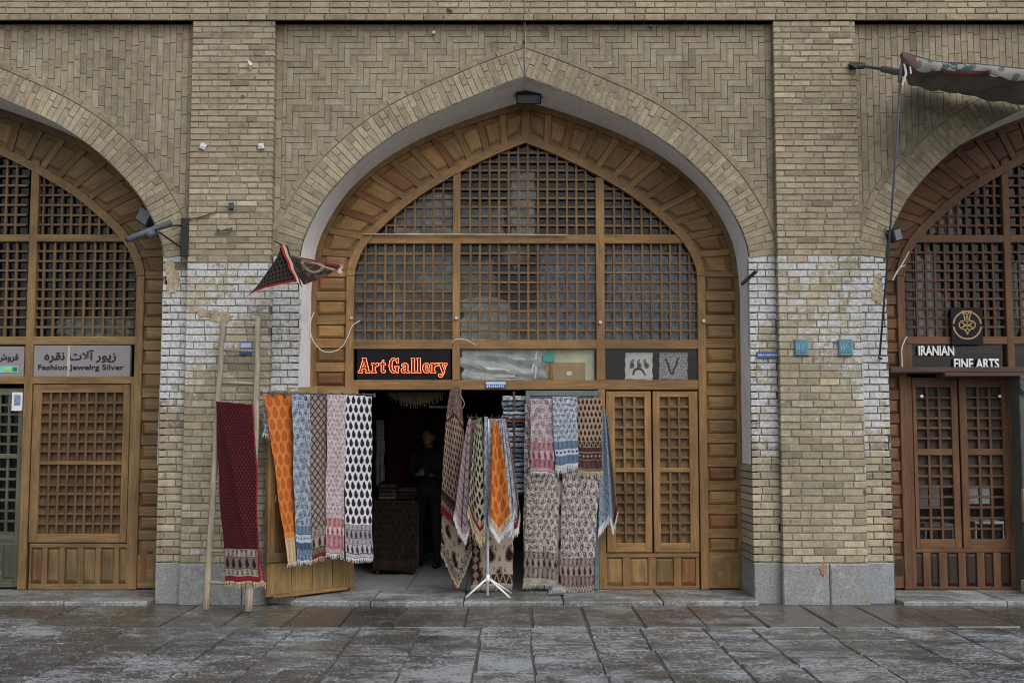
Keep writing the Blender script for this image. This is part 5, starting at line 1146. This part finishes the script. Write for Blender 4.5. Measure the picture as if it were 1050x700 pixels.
mb = MB(); x, z = U(667, 28, YS); mb.tube([(x, YS+.01, z), (x, YS-.04, z)], .016, 8); tag(mb.build('ceramic_stud', 'iron'), 'tiny dark stud in the herringbone right of the arch apex', 'stud', 'pale studs in the herringbone')
mb = MB(); x, z = U(460.5, 11.5); mb.tube([(x-.02, .01, z+.02), (x, -.04, z), (x+.03, -.02, z-.01)], .012, 8); tag(mb.build('iron_stub', 'iron'), 'rusty iron stub in the frieze left of the grey cable', 'stub')
mb = MB(); mb.tube([W3(761, 291, .16), W3(776, 277.5, -.10)], .020, 8, col=(.10, .08, .06)); tag(mb.build('wooden_peg', 'oldwood'), 'short dark wooden peg sticking out of the right jamb', 'peg')
for px, py in ((360.5, 326), (468, 326), (615.5, 330.5), (721.5, 329)):
    mb = MB(); x, z = U(px, py, YW-.03); mb.tube([(x, YW-.05, z), (x, YW-.02, z)], .018, 10); mb.build('knob', plain('steel knob', (.45, .45, .44), .35, .1, 20, .5, .6), T)
mb = MB(); mb.tube([W3(372, 240, YW-.045), W3(581, 241, YW-.045)], .009, 6, col=(.42, .33, .2)); tag(mb.build('thin_lath', 'oldwood'), 'pale thin lath lying along the upper transom of the middle shop', 'lath')

# ------------------------------------------------------------------ printed cloth billowing from the hook above the ladder
ap, tip, fb, fb2, rt = W3(288, 252, -.34), W3(252, 304, -.50), W3(306, 289, -.66), W3(311, 292, -.66), W3(350, 272, -.40)
def tri(p0, p1, p2, bulge=.05):
    p0, p1, p2 = map(lambda p: np.array(p, float), (p0, p1, p2))
    def s(a, b):
        P = p0*(1-b)[..., None]+(p1*(1-a)[..., None]+p2*a[..., None])*b[..., None]; w_ = bulge*np.sin(a*PI)*b
        cv = bulge*.8*np.sin(b*PI)*(1-a)**2; return P[..., 0]+cv+.008*np.sin(b*9+a*5), P[..., 1]+w_*.9+.022*np.sin(a*8+b*3)*b, P[..., 2]+w_*.75*np.minimum(1, b)-cv*.3
    return s
def i_tri(u, v, W_, H):
    a, b = u/W_, v/H; im = pat('smallpaisley', (a-.5)*b*W_+2, v, [(66, 54, 48), (18, 12, 15), (30, 22, 24)], 1.7); band(im, u, v, H, 0, .035, (150, 16, 26)); band(im, u, v, H, .035, .055, (40, 26, 28)); return im
s1 = tri(ap, tip, fb); o = cloth('tablecloth', 'dark tablecloth with red hem billowing from a hook above the ladder', 'tablecloth', s1, (.66, .62), i_tri); fringe(o, hem(s1), (176, 156, 128), .035, .012); root = o
def i_tri2(u, v, W_, H):
    a, b = u/W_, v/H; im = pat('leaves', (a-.5)*b*W_+2, v, [(48, 32, 34), (24, 16, 20), (60, 46, 44)], .8); d = tear((a-.62)*1.0, (b-.55)*1.5, .30); paint(im, sst(-d, .0, .03), (128, 112, 84)); paint(im, sst(-d, .09, .12), (50, 40, 36)); paint(im, (hashn(np.floor(a*12), np.floor(b*14)) > .72)*.7, (84, 70, 56)); paint(im, ((a > .80) & (a < .86)).astype('f'), (150, 130, 100)); paint(im, (a > .93).astype('f'), (130, 22, 32)); return im
s3 = tri(W3(299, 262, -.42), fb2, rt, -.05); o3 = cloth('cloth_fold', '', '', s3, (.6, .55), i_tri2, parent=root)
fringe(o3, hem(s3)[4:-2], (150, 30, 36), .02, .014)
s4 = hang(W3(286, 251, -.36), W3(294, 251, -.36), W3(303, 289, -.69), W3(310, 293, -.69), fold=.01, nf=1)
o4 = cloth('cloth_fold', '', '', s4, (.12, .5), lambda u, v, W_, H: (lambda im: (paint(im, (u < W_*.36).astype('f'), (156, 18, 28)), paint(im, ((u > W_*.72)).astype('f'), (60, 46, 40)), im)[2])(pat('zz', u, v, [(190, 166, 128)])), parent=root)
mb = MB(); mb.tube([rt, (rt[0]-.03, rt[1], rt[2]-.07), (rt[0]+.01, rt[1]-.01, rt[2]-.09)], .03, 8); mb.build('tassel', plain('cream cotton tassel', (.55, .46, .33), .95, .3, 60), root)
x, z = U(288, 251, -.36); mb = MB(); mb.tube([(x-.02, .11, z+.05), (x, -.36, z+.005), (x, -.72, z-.02)], .008, 8); mb.tube([W3(350, 270, -.40), W3(324, 262, YW-.0)], .004, 6); tag(mb.build('wall_hook', 'iron'), 'thin iron hook rod holding the billowing tablecloth', 'hook')

# ------------------------------------------------------------------ rolled awning at the right
AW = thing('awning', (X(990, -.4), -.4, Z(80)), 'half rolled dirty canvas awning with printed edge at the top right', 'awning')
CANV = plain('dirty canvas', (.165, .152, .13), .95, .35, 6, .1, bump=.2)
pf = [W3(924, 62, -.75), W3(960, 72, -.80), W3(1000, 74, -.8), W3(1040, 78, -.8), W3(1090, 83, -.8), W3(1190, 90, -.8)]
pb = [W3(934, 82, .02), W3(960, 87, .03), W3(1000, 96, .03), W3(1040, 103, .03), W3(1090, 112, .03), W3(1190, 126, .03)]
pf, pb = np.array(pf), np.array(pb); mb = MB(); nx_, ny_ = 60, 14; vs = []
for j in range(ny_+1):
    for i in range(nx_+1):
        t = i/nx_*5; k_ = min(int(t), 4); f_ = t-k_; a = pf[k_]*(1-f_)+pf[k_+1]*f_; b = pb[k_]*(1-f_)+pb[k_+1]*f_; q_ = j/ny_; p = a*(1-q_)+b*q_
        p[2] -= .11*math.sin(q_*PI)+.012*math.sin(i*.9+j*.7)+.02*math.sin(q_*9+i*.25); vs.append(tuple(p))
mb.add(vs, [(j*(nx_+1)+i, j*(nx_+1)+i+1, (j+1)*(nx_+1)+i+1, (j+1)*(nx_+1)+i) for j in range(ny_) for i in range(nx_)])
cv = mb.build('canvas', CANV, AW, True); md = cv.modifiers.new('thickness', 'SOLIDIFY'); md.thickness = .006
def s_val(a, b):
    t = a*5; k_ = np.minimum(t.astype(int), 4); f_ = t-k_; P = pf[k_]*(1-f_)[..., None]+pf[k_+1]*f_[..., None]
    dr = .035+.055*np.abs(np.sin(a*13+.4))*(.4+.6*np.sin(a*5+1)**2); return P[..., 0], P[..., 1]-.03-.02*np.sin(b*PI)-.02*np.sin(a*40)*b, P[..., 2]+.075-b*(dr+.06)
def i_val(u, v, W_, H):
    im = np.zeros(u.shape+(3,), 'f')+L3((150, 148, 142)); n_ = np.sin(u*31)+np.sin(u*17+v*30); paint(im, (n_ > .9).astype('f'), (110, 102, 94)); paint(im, (u < .22).astype('f'), (112, 84, 80)); x = u
    tq = ((x > .62) & (x < 1.05)).astype('f'); paint(im, tq*(hashn(np.floor(u/.03), np.floor(v/.03)) > .4), (46, 88, 92)); paint(im, ((x > .6) & (x < 1.3) & (v/H > .72)).astype('f'), (104, 56, 48)); paint(im, (v < .02).astype('f'), (60, 60, 64)); return im
o = cloth('valance', '', '', s_val, (2.8, .2), i_val, parent=AW, res=.012)
mb = MB(); mb.tube([tuple(p+np.array((0, -.0, .065))) for p in pf], .022, 10); mb.build('front_bar', 'iron', AW)
mb = MB(); mb.tube([W3(873, 68, -.02), W3(884, 68, -.10), W3(905, 71, -.40), W3(926, 73, -.72)], .016, 8); mb.tube([W3(905, 71, -.40), W3(926, 75, -.70)], .034, 10); mb.tube([W3(924, 56, -.76), W3(926, 62, -.76), W3(922, 84, -.76)], .018, 8); mb.build('bracket_arm', 'iron', AW)
mb = MB(); mb.box(X(870, 0, 68), X(886, 0, 68), -.045, .0, Z(71), Z(65.5), .008); mb.tube([W3(871, 66, -.05), W3(878, 70, -.07), W3(886, 66, -.06)], .012, 6); mb.build('wall_bracket', 'black', AW)
mb = MB(); mb.tube([W3(927, 64, -.78), W3(929, 76, -.80), W3(925, 88, -.79)], .012, 6); mb.tube([W3(933, 66, -.80), W3(934, 76, -.82)], .008, 6); mb.build('cord', WHC, AW)
mb = MB(); mb.tube([W3(924, 80, -.74), W3(914, 220, -.36), W3(902, 364, .04)], .011, 8); mb.tube([W3(902, 364, .04), W3(901, 367, .05), W3(904, 367.5, .07)], .013, 8); tag(mb.build('awning_rod', plain('blue grey painted rod', (.055, .065, .085), .5), None, True), 'long thin dark crank rod hanging from the awning down the right jamb', 'rod')
#@@INSIDE
# ------------------------------------------------------------------ things behind the glass and in the dark shop
random.seed(5)
CRUM = [plain('crumpled grey wrapping', (.21, .20, .18), .7, .45, 7, .4, bump=.9), plain('brown wrapping paper', (.21, .17, .12), .8, .45, 8, .3, bump=.9), plain('pale plastic wrap', (.34, .35, .34), .4, .4, 9, .5, bump=1.0)]
def bundle(px, Y, d, mat, lab, grp, seed):
    Y = Y-.075 if d > .26 or Y > .94 else Y-.06
    a, b, t, bt = px; x0, x1, z0, z1 = X(a, Y, t), X(b, Y, t), Z(bt, Y), Z(t, Y); bm = bmesh.new(); bmesh.ops.create_cube(bm, size=1); bmesh.ops.subdivide_edges(bm, edges=bm.edges[:], cuts=7, use_grid_fill=True)
    rs = np.random.default_rng(seed); ph = rs.uniform(0, 6, 6)
    for v in bm.verts:
        p = v.co.copy(); n = p.normalized(); r = .86+.14*(1-max(abs(p.x), abs(p.z))); w_ = .05*math.sin(9*p.x+ph[0])*math.sin(8*p.z+ph[1])+.05*math.sin(17*p.z+7*p.x+ph[2])+rs.uniform(-.025, .025)
        p = p*.9+n*.09+n*w_; v.co = Vector(((x0+x1)/2+p.x*(x1-x0), Y+d/2+p.y*d, (z0+z1)/2+p.z*(z1-z0)))
    mb = MB(); bm.verts.index_update(); mb.add([tuple(v.co) for v in bm.verts], [tuple(v.index for v in f.verts) for f in bm.faces]); bm.free(); return tag(mb.build('wrapped_bundle', CRUM[mat], None, False), lab, 'bundle', grp)
bg_ = 'wrapped bundles stored in the loft behind the lattice'
for i, (px, Y, m_, lab) in enumerate([
    ((360, 412, 290, 352), .92, 0, 'grey wrapped bundle behind the lower left lattice'), ((404, 470, 300, 352), .95, 1, 'brownish wrapped bundle behind the lower left lattice, right side'),
    ((365, 430, 254, 298), 1.05, 0, 'upper grey bundle behind the lower left lattice'), ((424, 468, 262, 306), 1.1, 2, 'pale plastic bundle high behind the lower left lattice'),
    ((474, 520, 306, 352), .95, 2, 'pale bundle low behind the middle lattice, left'), ((514, 552, 318, 352), .97, 1, 'brown bundle low behind the middle lattice'),
    ((470, 506, 268, 312), 1.1, 0, 'grey bundle behind the left part of the middle lattice'), ((405, 464, 200, 246), .95, 2, 'pale wrapped sheets behind the upper left lattice'),
    ((524, 548, 176, 244), .98, 2, 'tall pale roll behind the upper middle lattice'), ((474, 516, 214, 246), 1.0, 0, 'grey bundle behind the upper middle lattice')]):
    bundle(px, Y, .3, m_, lab, bg_, i)
sb_ = 'bundles behind the lattices of the side shops'
for i, (px, Y, m_, lab) in enumerate([((936, 958, 262, 344), .96, 2, 'tall pale bundle behind the lower left part of the dark red lattice'), ((956, 972, 300, 344), 1.0, 0, 'grey bundle beside the tall pale one behind the dark red lattice'),
    ((1040, 1056, 270, 342), .98, 2, 'pale bundle behind the lattice at the right photo edge'), ((948, 985, 205, 240), 1.0, 0, 'grey sheets behind the upper dark red lattice'),
    ((60, 132, 326, 350), .95, 0, 'low grey bundle behind the olive brown lattice')]): bundle(px, Y, .25, m_, lab, sb_, 50+i)
for c_, t_ in ((cxl, 'olive brown'), (cxr, 'dark red brown')):
    mb = MB(); mb.box(c_-1.8, c_+1.8, .93, 1.4, Z(247, .9)-.03, Z(247, .9)-.005, .003); tag(mb.build('loft_shelf', plain('dusty shelf board', (.09, .075, .055), .9)), 'dusty shelf board behind the upper lattice of the %s shopfront' % t_, 'shelf')
mb = MB(); x0, x1 = X(366, 1.0), X(716, 1.0); mb.box(CX-1.8, CX+1.8, .93, 1.5, Z(247, .9)-.03, Z(247, .9)-.005, .003); tag(mb.build('loft_shelf', plain('dusty shelf board', (.09, .075, .055), .9)), 'dusty shelf board behind the upper transom of the middle shop', 'shelf')
def i_cur(u, v, W_, H): return pat('floral', u, v, [(170, 182, 198), (70, 82, 104), (108, 122, 146)], 1.6)
for px, lab in (((553, 612, 254, 350), 'blue grey flowered curtain behind the right half of the middle lattice'), ((622, 680, 256, 350), 'blue grey flowered curtain behind the lower right lattice'), ((676, 716, 262, 350), 'pale blue curtain edge at the far right of the lattice')):
    a, b, t, bt = px; sf = hang(W3(a, t, .88), W3(b, t, .88), W3(a, bt, .88), W3(b, bt, .88), fold=.03, nf=3, ph=a); cloth('curtain', lab, 'curtain', sf, (.75, 1.0), i_cur, 'curtains behind the lattice', res=.012)
LA = thing('hanging_lantern', (X(528, 1.0), 1.0, Z(250, 1.0)), 'brass hanging lantern seen through the middle lattice', 'lantern')
x, z = U(528, 262, 1.0); mb = MB(); BR = plain('old brass', (.62, .46, .22), .4, .3, 20, .5, .3)
prof_ = [(.02, .12), (.07, .10), (.13, .06), (.15, .0), (.12, -.06), (.05, -.10), (.02, -.13), (.0, -.16)]
vs = []; n = 14
for r_, h_ in prof_:
    for q_ in range(n): vs.append((x+r_*math.cos(q_*2*PI/n), 1.0+r_*math.sin(q_*2*PI/n), z+h_))
mb.add(vs, [(i*n+q_, i*n+(q_+1) % n, (i+1)*n+(q_+1) % n, (i+1)*n+q_) for i in range(len(prof_)-1) for q_ in range(n)]); mb.build('lamp_body', BR, LA, True)
mb = MB(); mb.tube([(x, 1.0, z+.12), (x, 1.0, z+.32)], .008, 6); mb.build('chain', BR, LA)
# display strip under the lattice
def card(name, px, Y, col, lab, cat, th=.008, rough=.8, rot=0, parent=None, grp=None):
    a, b, t, bt = px; x0, x1, z0, z1 = X(a, Y, t), X(b, Y, t), Z(bt, Y), Z(t, Y); mb = MB(); mb.box(x0, x1, Y, Y+th, z0, z1, .001); o = mb.build(name, plain(name+' surface', col, rough, .2, 8), parent)
    return o if parent else tag(o, lab, cat, grp)
mb = MB(); mb.box(CX-1.75, CX+1.75, .80, 1.25, Z(391, .8), Z(389.6, .8), .002); mb.box(CX-1.75, CX+1.75, 1.22, 1.25, Z(389, 1.2), Z(357, 1.2), .002); tag(mb.build('display_shelf', plain('dark grey display lining', (.030, .036, .045), .8, .25)), 'dark lined display shelf behind the transom panes of the middle shop', 'shelf')
bundle((474, 557, 357, 391), .862, .25, 2, 'crumpled clear plastic sheet in the left transom pane', None, 31)
card('pale_board', (556, 609, 358.5, 389.5), .825, (.56, .56, .38), 'pale yellow green board standing in the middle transom pane', 'board')
c = card('cardboard', (558, 600, 371.5, 389.5), .812, (.36, .24, .13), 'brown cardboard sheet in front of the pale yellow board', 'cardboard')
card('paper_scrap', (581, 586, 380.5, 384.5), .807, (.7, .7, .68), '', '', .003, parent=c)
card('teal_box', (556.5, 568, 359, 371), .795, (.06, .40, .30), 'small teal box in the middle transom pane', 'box', .02)
mb = MB(); a, b = W3(564, 371, .86), W3(565, 389, .86); mb.tube([(a[0], .80, a[2]), (b[0], .80, b[2])], .026, 10, taper=[.15, 1.0]); tag(mb.build('orange_cone', plain('orange brown wood', (.27, .10, .03), .6)), 'orange brown cone leaning before the cardboard sheet', 'cone')
card('lath', (493, 528, 384, 387), .792, (.5, .48, .42), 'pale flat stick lying in the left transom pane', 'stick', .02)
mb = MB(); mb.tube([W3(551, 359, .80), W3(545, 382, .80)], .012, 6); mb.tube([W3(550, 362, .805), W3(549, 388, .805)], .010, 6); tag(mb.build('white_sticks', 'white'), 'pair of white sticks leaning in the left transom pane', 'sticks')
wire('cable', [W3(482, 360, .83), W3(486, 370, .83), W3(488, 380, .83), W3(494, 388, .83)], .005, 'thin white cable behind the left transom pane', WHC)
def i_crown(u, v, W_, H):
    im = np.zeros(u.shape+(3,), 'f')+L3((216, 214, 210)); 
    for k, (cx_, th) in enumerate(((.25, -.35), (.5, 0), (.75, .35))):
        x = (u/W_-cx_)*2.6; y = (v/H-.42)*2.1; c_, s_ = math.cos(th), math.sin(th); x, y = x*c_-y*s_, x*s_+y*c_; d = tear(x, y, .24); paint(im, sst(-d, -.01, .02), (48, 44, 46)); paint(im, sst(-d, .05, .08), (150, 146, 142)); paint(im, sst(-d, .11, .14), (48, 44, 46))
    x, y = u/W_-.5, v/H-.85; r = np.hypot(x, y*.8); paint(im, ((r > .17) & (r < .24) & (y < 0)).astype('f'), (44, 40, 42)); return im
sf = hang(W3(641, 361, .80), W3(669, 361, .80), W3(641, 389.5, .80), W3(669, 389.5, .80), fold=.003); cloth('printed_square', 'pale square cloth with three paisleys in the right transom pane', 'cloth', sf, (.3, .31), i_crown, 'printed squares in the right transom pane')
def i_vee(u, v, W_, H):
    im = pat('leaves', u, v, [(196, 192, 190), (96, 92, 94), (126, 122, 122)], .5); x, y = u/W_-.45, v/H; paint(im, ((np.abs(np.abs(x)-.28*(1-y*1.25)-.02) < .035) & (y < .8) & (y > .2)).astype('f'), (40, 36, 40)); return im
sf = hang(W3(676, 361, .80), W3(705, 361, .80), W3(676, 389.5, .80), W3(705, 389.5, .80), fold=.003); cloth('printed_square', 'mottled square cloth with a dark V mark in the right transom pane', 'cloth', sf, (.3, .31), i_vee, 'printed squares in the right transom pane')
# inside the doorway
TB = thing('stock_table', (X(404, 2.3), 2.4, .035), 'low table of folded textiles standing in the dark shop', 'table')
x0, x1 = X(385, 2.2), X(428, 2.2); zt_ = Z(513, 2.2)
mb = MB(); mb.box(x0, x1, 2.2, 2.9, zt_-.03, zt_, .004, col=(.10, .06, .03)); mb.build('tabletop', 'wood', TB)
for a in (x0+.02, x1-.06):
    for b in (2.24, 2.82): mb = MB(); mb.box(a, a+.04, b, b+.04, .035, zt_-.03, .003, col=(.10, .06, .03)); mb.build('leg', 'wood', TB)
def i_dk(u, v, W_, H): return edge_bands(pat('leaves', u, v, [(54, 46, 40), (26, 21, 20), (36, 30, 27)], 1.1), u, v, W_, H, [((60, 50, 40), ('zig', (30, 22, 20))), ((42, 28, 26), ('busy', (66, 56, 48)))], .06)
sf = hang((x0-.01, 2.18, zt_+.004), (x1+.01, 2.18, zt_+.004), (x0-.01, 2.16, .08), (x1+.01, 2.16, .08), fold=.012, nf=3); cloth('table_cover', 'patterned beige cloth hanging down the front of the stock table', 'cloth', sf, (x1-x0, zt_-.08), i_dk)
for i in range(7):
    w_ = (x1-x0)*.42; xo = x0+(0.02 if i < 4 else w_+.05)+random.uniform(0, .03); j = i if i < 4 else i-4; zf_ = zt_+.008+j*.045; c_ = random.choice([(96, 88, 78), (76, 66, 58), (120, 114, 106), (62, 40, 38)])
    folded(xo, xo+w_, 2.25, 2.65, zf_, .042, lambda u, v, W_, H, c=c_: pat('floral', u, v, [c, tuple(int(k*.6) for k in c), tuple(int(k*.8) for k in c)], 1.2), 'folded textile lying on the dark stock table', 'folded textiles on the stock table')
def i_val2(u, v, W_, H): return pat('zig', u, v, [(120, 108, 88)])
a0, a1 = W3(398, 400, 1.3), W3(456, 400, 1.3)
def s_cres(a, b):
    x = a0[0]+(a1[0]-a0[0])*a; return x, 1.3+.02*np.sin(a*20), a0[2]-.02-b*(.02+.12*np.sin(a*PI))
o = cloth('tasselled_valance', 'pale tasselled valance hanging inside the doorway top', 'valance', s_cres, (.68, .14), i_val2, res=.012); fringe(o, hem(s_cres), (196, 186, 160), .05, .03)
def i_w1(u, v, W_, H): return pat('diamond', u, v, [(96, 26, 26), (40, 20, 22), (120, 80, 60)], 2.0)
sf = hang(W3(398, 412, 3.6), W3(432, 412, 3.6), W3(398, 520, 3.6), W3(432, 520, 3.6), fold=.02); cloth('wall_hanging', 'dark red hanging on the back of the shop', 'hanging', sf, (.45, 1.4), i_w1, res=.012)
sf = hang(W3(385, 430, 1.15), W3(393, 430, 1.15), W3(385, 500, 1.15), W3(395, 492, 1.15), fold=.02); cloth('scarf', 'dim grey scarf hanging just inside the doorway behind the white scarf', 'scarf', sf, (.12, .75), lambda u, v, W_, H: pat('net', u, v, [(60, 58, 58), (34, 32, 34), (46, 44, 44)], .8), res=.012)
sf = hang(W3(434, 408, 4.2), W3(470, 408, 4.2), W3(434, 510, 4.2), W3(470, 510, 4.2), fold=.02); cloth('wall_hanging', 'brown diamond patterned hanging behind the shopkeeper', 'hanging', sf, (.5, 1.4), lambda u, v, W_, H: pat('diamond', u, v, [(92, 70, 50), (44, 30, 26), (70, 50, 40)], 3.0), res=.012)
mb = MB(); a, b = W3(440, 417, 2.2), W3(466, 417, 2.2); mb.tube([a, b], .012, 8); tag(mb.build('ceiling_rail', 'white'), 'thin pale rail under the dark shop ceiling', 'rail')

# ------------------------------------------------------------------ the shopkeeper: one continuous body from tapered limbs, remeshed
def capsule(bm, p, q, r0, r1, n=12):
    p, q = Vector(p), Vector(q); d = (q-p); L = d.length; d.normalize(); u = d.orthogonal().normalized(); w = d.cross(u); rings = []
    for k in range(9):
        if k < 4: a = -PI/2+k*PI/8; c, s_ = p+d*math.sin(a)*r0, math.cos(a)*r0
        elif k > 4: a = (k-4)*PI/8; c, s_ = q+d*math.sin(a)*r1, max(.0004, math.cos(a)*r1)
        else: c, s_ = q, r1
        if k == 3: c, s_ = p, r0
        rings.append([bm.verts.new(c+(u*math.cos(t*2*PI/n)+w*math.sin(t*2*PI/n))*max(s_, .0004)) for t in range(n)])
    for i in range(8):
        for t in range(n): bm.faces.new((rings[i][t], rings[i][(t+1) % n], rings[i+1][(t+1) % n], rings[i+1][t]))
    bm.faces.new(rings[0][::-1]); bm.faces.new(rings[-1])
def ellip(bm, c, r, seg=16):
    m_ = Matrix.Translation(c) @ Matrix.Diagonal((*r, 1)); bmesh.ops.create_uvsphere(bm, u_segments=seg, v_segments=12, radius=1, matrix=m_)
PX, PYY, PZ = X(440, 3.0), 3.0, .036
def remesh(bm, name, vox, mat, parent, sm=3):
    me = bpy.data.meshes.new(name); bm.to_mesh(me); bm.free(); o = bpy.data.objects.new(name, me); COL.objects.link(o)
    r_ = o.modifiers.new('r', 'REMESH'); r_.mode = 'VOXEL'; r_.voxel_size = vox; k = o.modifiers.new('s', 'SMOOTH'); k.factor = .5; k.iterations = sm
    bpy.context.view_layer.update(); m2 = bpy.data.meshes.new_from_object(o.evaluated_get(bpy.context.evaluated_depsgraph_get())); bpy.data.objects.remove(o); bpy.data.meshes.remove(me)
    m2.materials.clear()
    for x_ in mat: m2.materials.append(x_)
    m2.polygons.foreach_set('use_smooth', np.ones(len(m2.polygons), bool)); m2.name = name; o = bpy.data.objects.new(name, m2); COL.objects.link(o)
    if parent: o.parent = parent
    return o
SKIN = plain('skin', (.26, .155, .105), .6, .1, 30); JACK = plain('dark jacket cloth', (.018, .018, .022), .9, .2); TROU = plain('dark trousers cloth', (.012, .013, .017), .9, .2); SHOE = plain('black shoes', (.01, .01, .01), .4); HAIR = plain('black hair', (.008, .007, .006), .6, .4, 80)
bm = bmesh.new()
for sg in (-1, 1):
    hip, kn, an = (sg*.095, 0, .90), (sg*.105, -.02, .49), (sg*.115, .02, .09)
    capsule(bm, hip, kn, .088, .058); capsule(bm, kn, an, .056, .040); capsule(bm, (sg*.118, .03, .045), (sg*.135, -.16, .035), .045, .036)
    sh, el, wr = (sg*.185, .01, 1.42), (sg*.225, -.02, 1.13), (sg*.075, -.24, 1.17); capsule(bm, sh, el, .055, .045); capsule(bm, el, wr, .042, .028)
    pm = Vector((sg*.035, -.285, 1.185)); capsule(bm, wr, pm, .026, .030)
    for f_ in range(4):
        b0 = pm+Vector((-sg*.012, -.012, .024-.016*f_)); b1 = b0+Vector((-sg*.028, -.022, .004)); b2 = b1+Vector((-sg*.024, .012, .004)); capsule(bm, b0, b1, .0085, .008, 8); capsule(bm, b1, b2, .008, .0065, 8)
    t0 = pm+Vector((sg*.0, -.005, .022)); t1 = t0+Vector((-sg*.012, -.026, .026)); capsule(bm, t0, t1, .010, .008, 8); capsule(bm, t1, t1+Vector((-sg*.018, -.008, .012)), .008, .0065, 8)
ellip(bm, (0, .0, .95), (.16, .11, .13)); ellip(bm, (0, .0, 1.12), (.155, .105, .17)); ellip(bm, (0, .0, 1.30), (.185, .12, .17)); capsule(bm, (-.13, .01, 1.42), (.13, .01, 1.42), .065, .065); capsule(bm, (0, .015, 1.44), (0, -.01, 1.55), .062, .052)
ellip(bm, (0, -.035, 1.64), (.074, .092, .112)); ellip(bm, (0, -.065, 1.585), (.054, .058, .052))
capsule(bm, (0, -.124, 1.645), (0, -.142, 1.612), .010, .014, 8); ellip(bm, (0, -.122, 1.578), (.024, .010, .008), 8); ellip(bm, (0, -.115, 1.665), (.055, .018, .012), 8)
for sg in (-1, 1): ellip(bm, (sg*.076, -.02, 1.635), (.010, .02, .032), 8)
body = remesh(bm, 'person', .0065, [SKIN, JACK, TROU, SHOE], None)
body.location = (PX, PYY, PZ); body.rotation_euler = (0, 0, R(-12))
me = body.data; ctr = np.zeros(len(me.polygons)*3, 'f'); me.polygons.foreach_get('center', ctr); ctr = ctr.reshape(-1, 3)
mi = np.where(ctr[:, 2] < .085, 3, np.where(ctr[:, 2] < .93, 2, 1)); skin = (ctr[:, 2] > 1.51) | ((ctr[:, 1] < -.225) & (ctr[:, 2] < 1.3)); mi[skin] = 0; me.polygons.foreach_set('material_index', mi.astype('i'))
tag(body, 'shopkeeper in dark clothes looking down at a phone inside the doorway', 'person')
bm = bmesh.new(); ellip(bm, (0, -.018, 1.675), (.080, .094, .092)); ellip(bm, (0, .025, 1.63), (.074, .065, .085))
hair = remesh(bm, 'hair', .008, [HAIR], body, 2)
bm = bmesh.new(); bmesh.ops.create_cube(bm, size=1, matrix=Matrix.Translation((PX, PYY-.33, PZ+1.205)) @ Matrix.Rotation(R(-35), 4, 'X') @ Matrix.Diagonal((.07, .009, .14, 1))); bmesh.ops.bevel(bm, geom=bm.edges[:], offset=.003, segments=2, affect='EDGES')
me = bpy.data.meshes.new('phone'); bm.to_mesh(me); bm.free(); me.materials.append(M['black']); o = bpy.data.objects.new('phone', me); COL.objects.link(o); tag(o, 'dark phone held in both hands by the shopkeeper', 'phone')
# things glimpsed through the right doors
CHW = plain('dull white chair paint', (.27, .28, .28), .6, .3)
for px, Y, lab in (((944, 975, 505, 553), 1.5, 'white chair frame glimpsed through the left leaf of the right doors'), ((995, 1027, 500, 553), 1.6, 'white chair frame glimpsed through the right leaf of the right doors')):
    a, b, t, bt = px; t_ = thing('chair', (X((a+b)/2, Y), Y, .035), lab, 'chair', 'white chairs inside the right shop'); x0, x1 = X(a, Y), X(b, Y); zs = Z((t+bt)/2+8, Y)
    mb = MB(); mb.box(x0, x1, Y, Y+.4, zs-.03, zs, .006); mb.build('seat', CHW, t_); mb = MB(); mb.box(x0, x1, Y+.37, Y+.40, zs+.18, zs+.46, .006); mb.build('backrest', CHW, t_)
    for xx in (x0+.02, x1-.02):
        for yy in (Y+.03, Y+.37): mb = MB(); mb.tube([(xx, yy, .035), (xx, yy, zs+(.2 if yy > Y+.2 else -.02))], .013, 8); mb.build('leg', CHW, t_)
mb = MB(); x0, x1 = X(1046, .62), X(1056, .62); mb.box(X(1046, .35), X(1062, .35), .3, .5, .05, Z(596, .35), .012); tag(mb.build('stone_block', plain('ochre stone', (.32, .25, .13), .9, .3, bump=.5)), 'small ochre stone at the foot of the grey green post', 'stone')
mb = MB(); mb.box(X(1045.5, .44), X(1060, .44), .44, .495, Z(535, .44), Z(501, .44), .004); tag(mb.build('yellow_notice', plain('faded yellow board', (.36, .30, .13), .7)), 'faded yellow board fixed to the grey green post at the right edge', 'board')
mb = MB(); mb.tube([(X(1051, .44)+.045*math.cos(a), .45, Z(394, .44)+.07*math.sin(a)) for a in np.linspace(0, 6.28, 24)[:-1]], .012, 8, closed=True); mb.box(X(1047, .44), X(1055, .44), .452, .49, Z(403, .44), Z(385, .44), .01); tag(mb.build('round_lamp', 'iron'), 'small round ringed fitting on the post at the right edge', 'fitting')
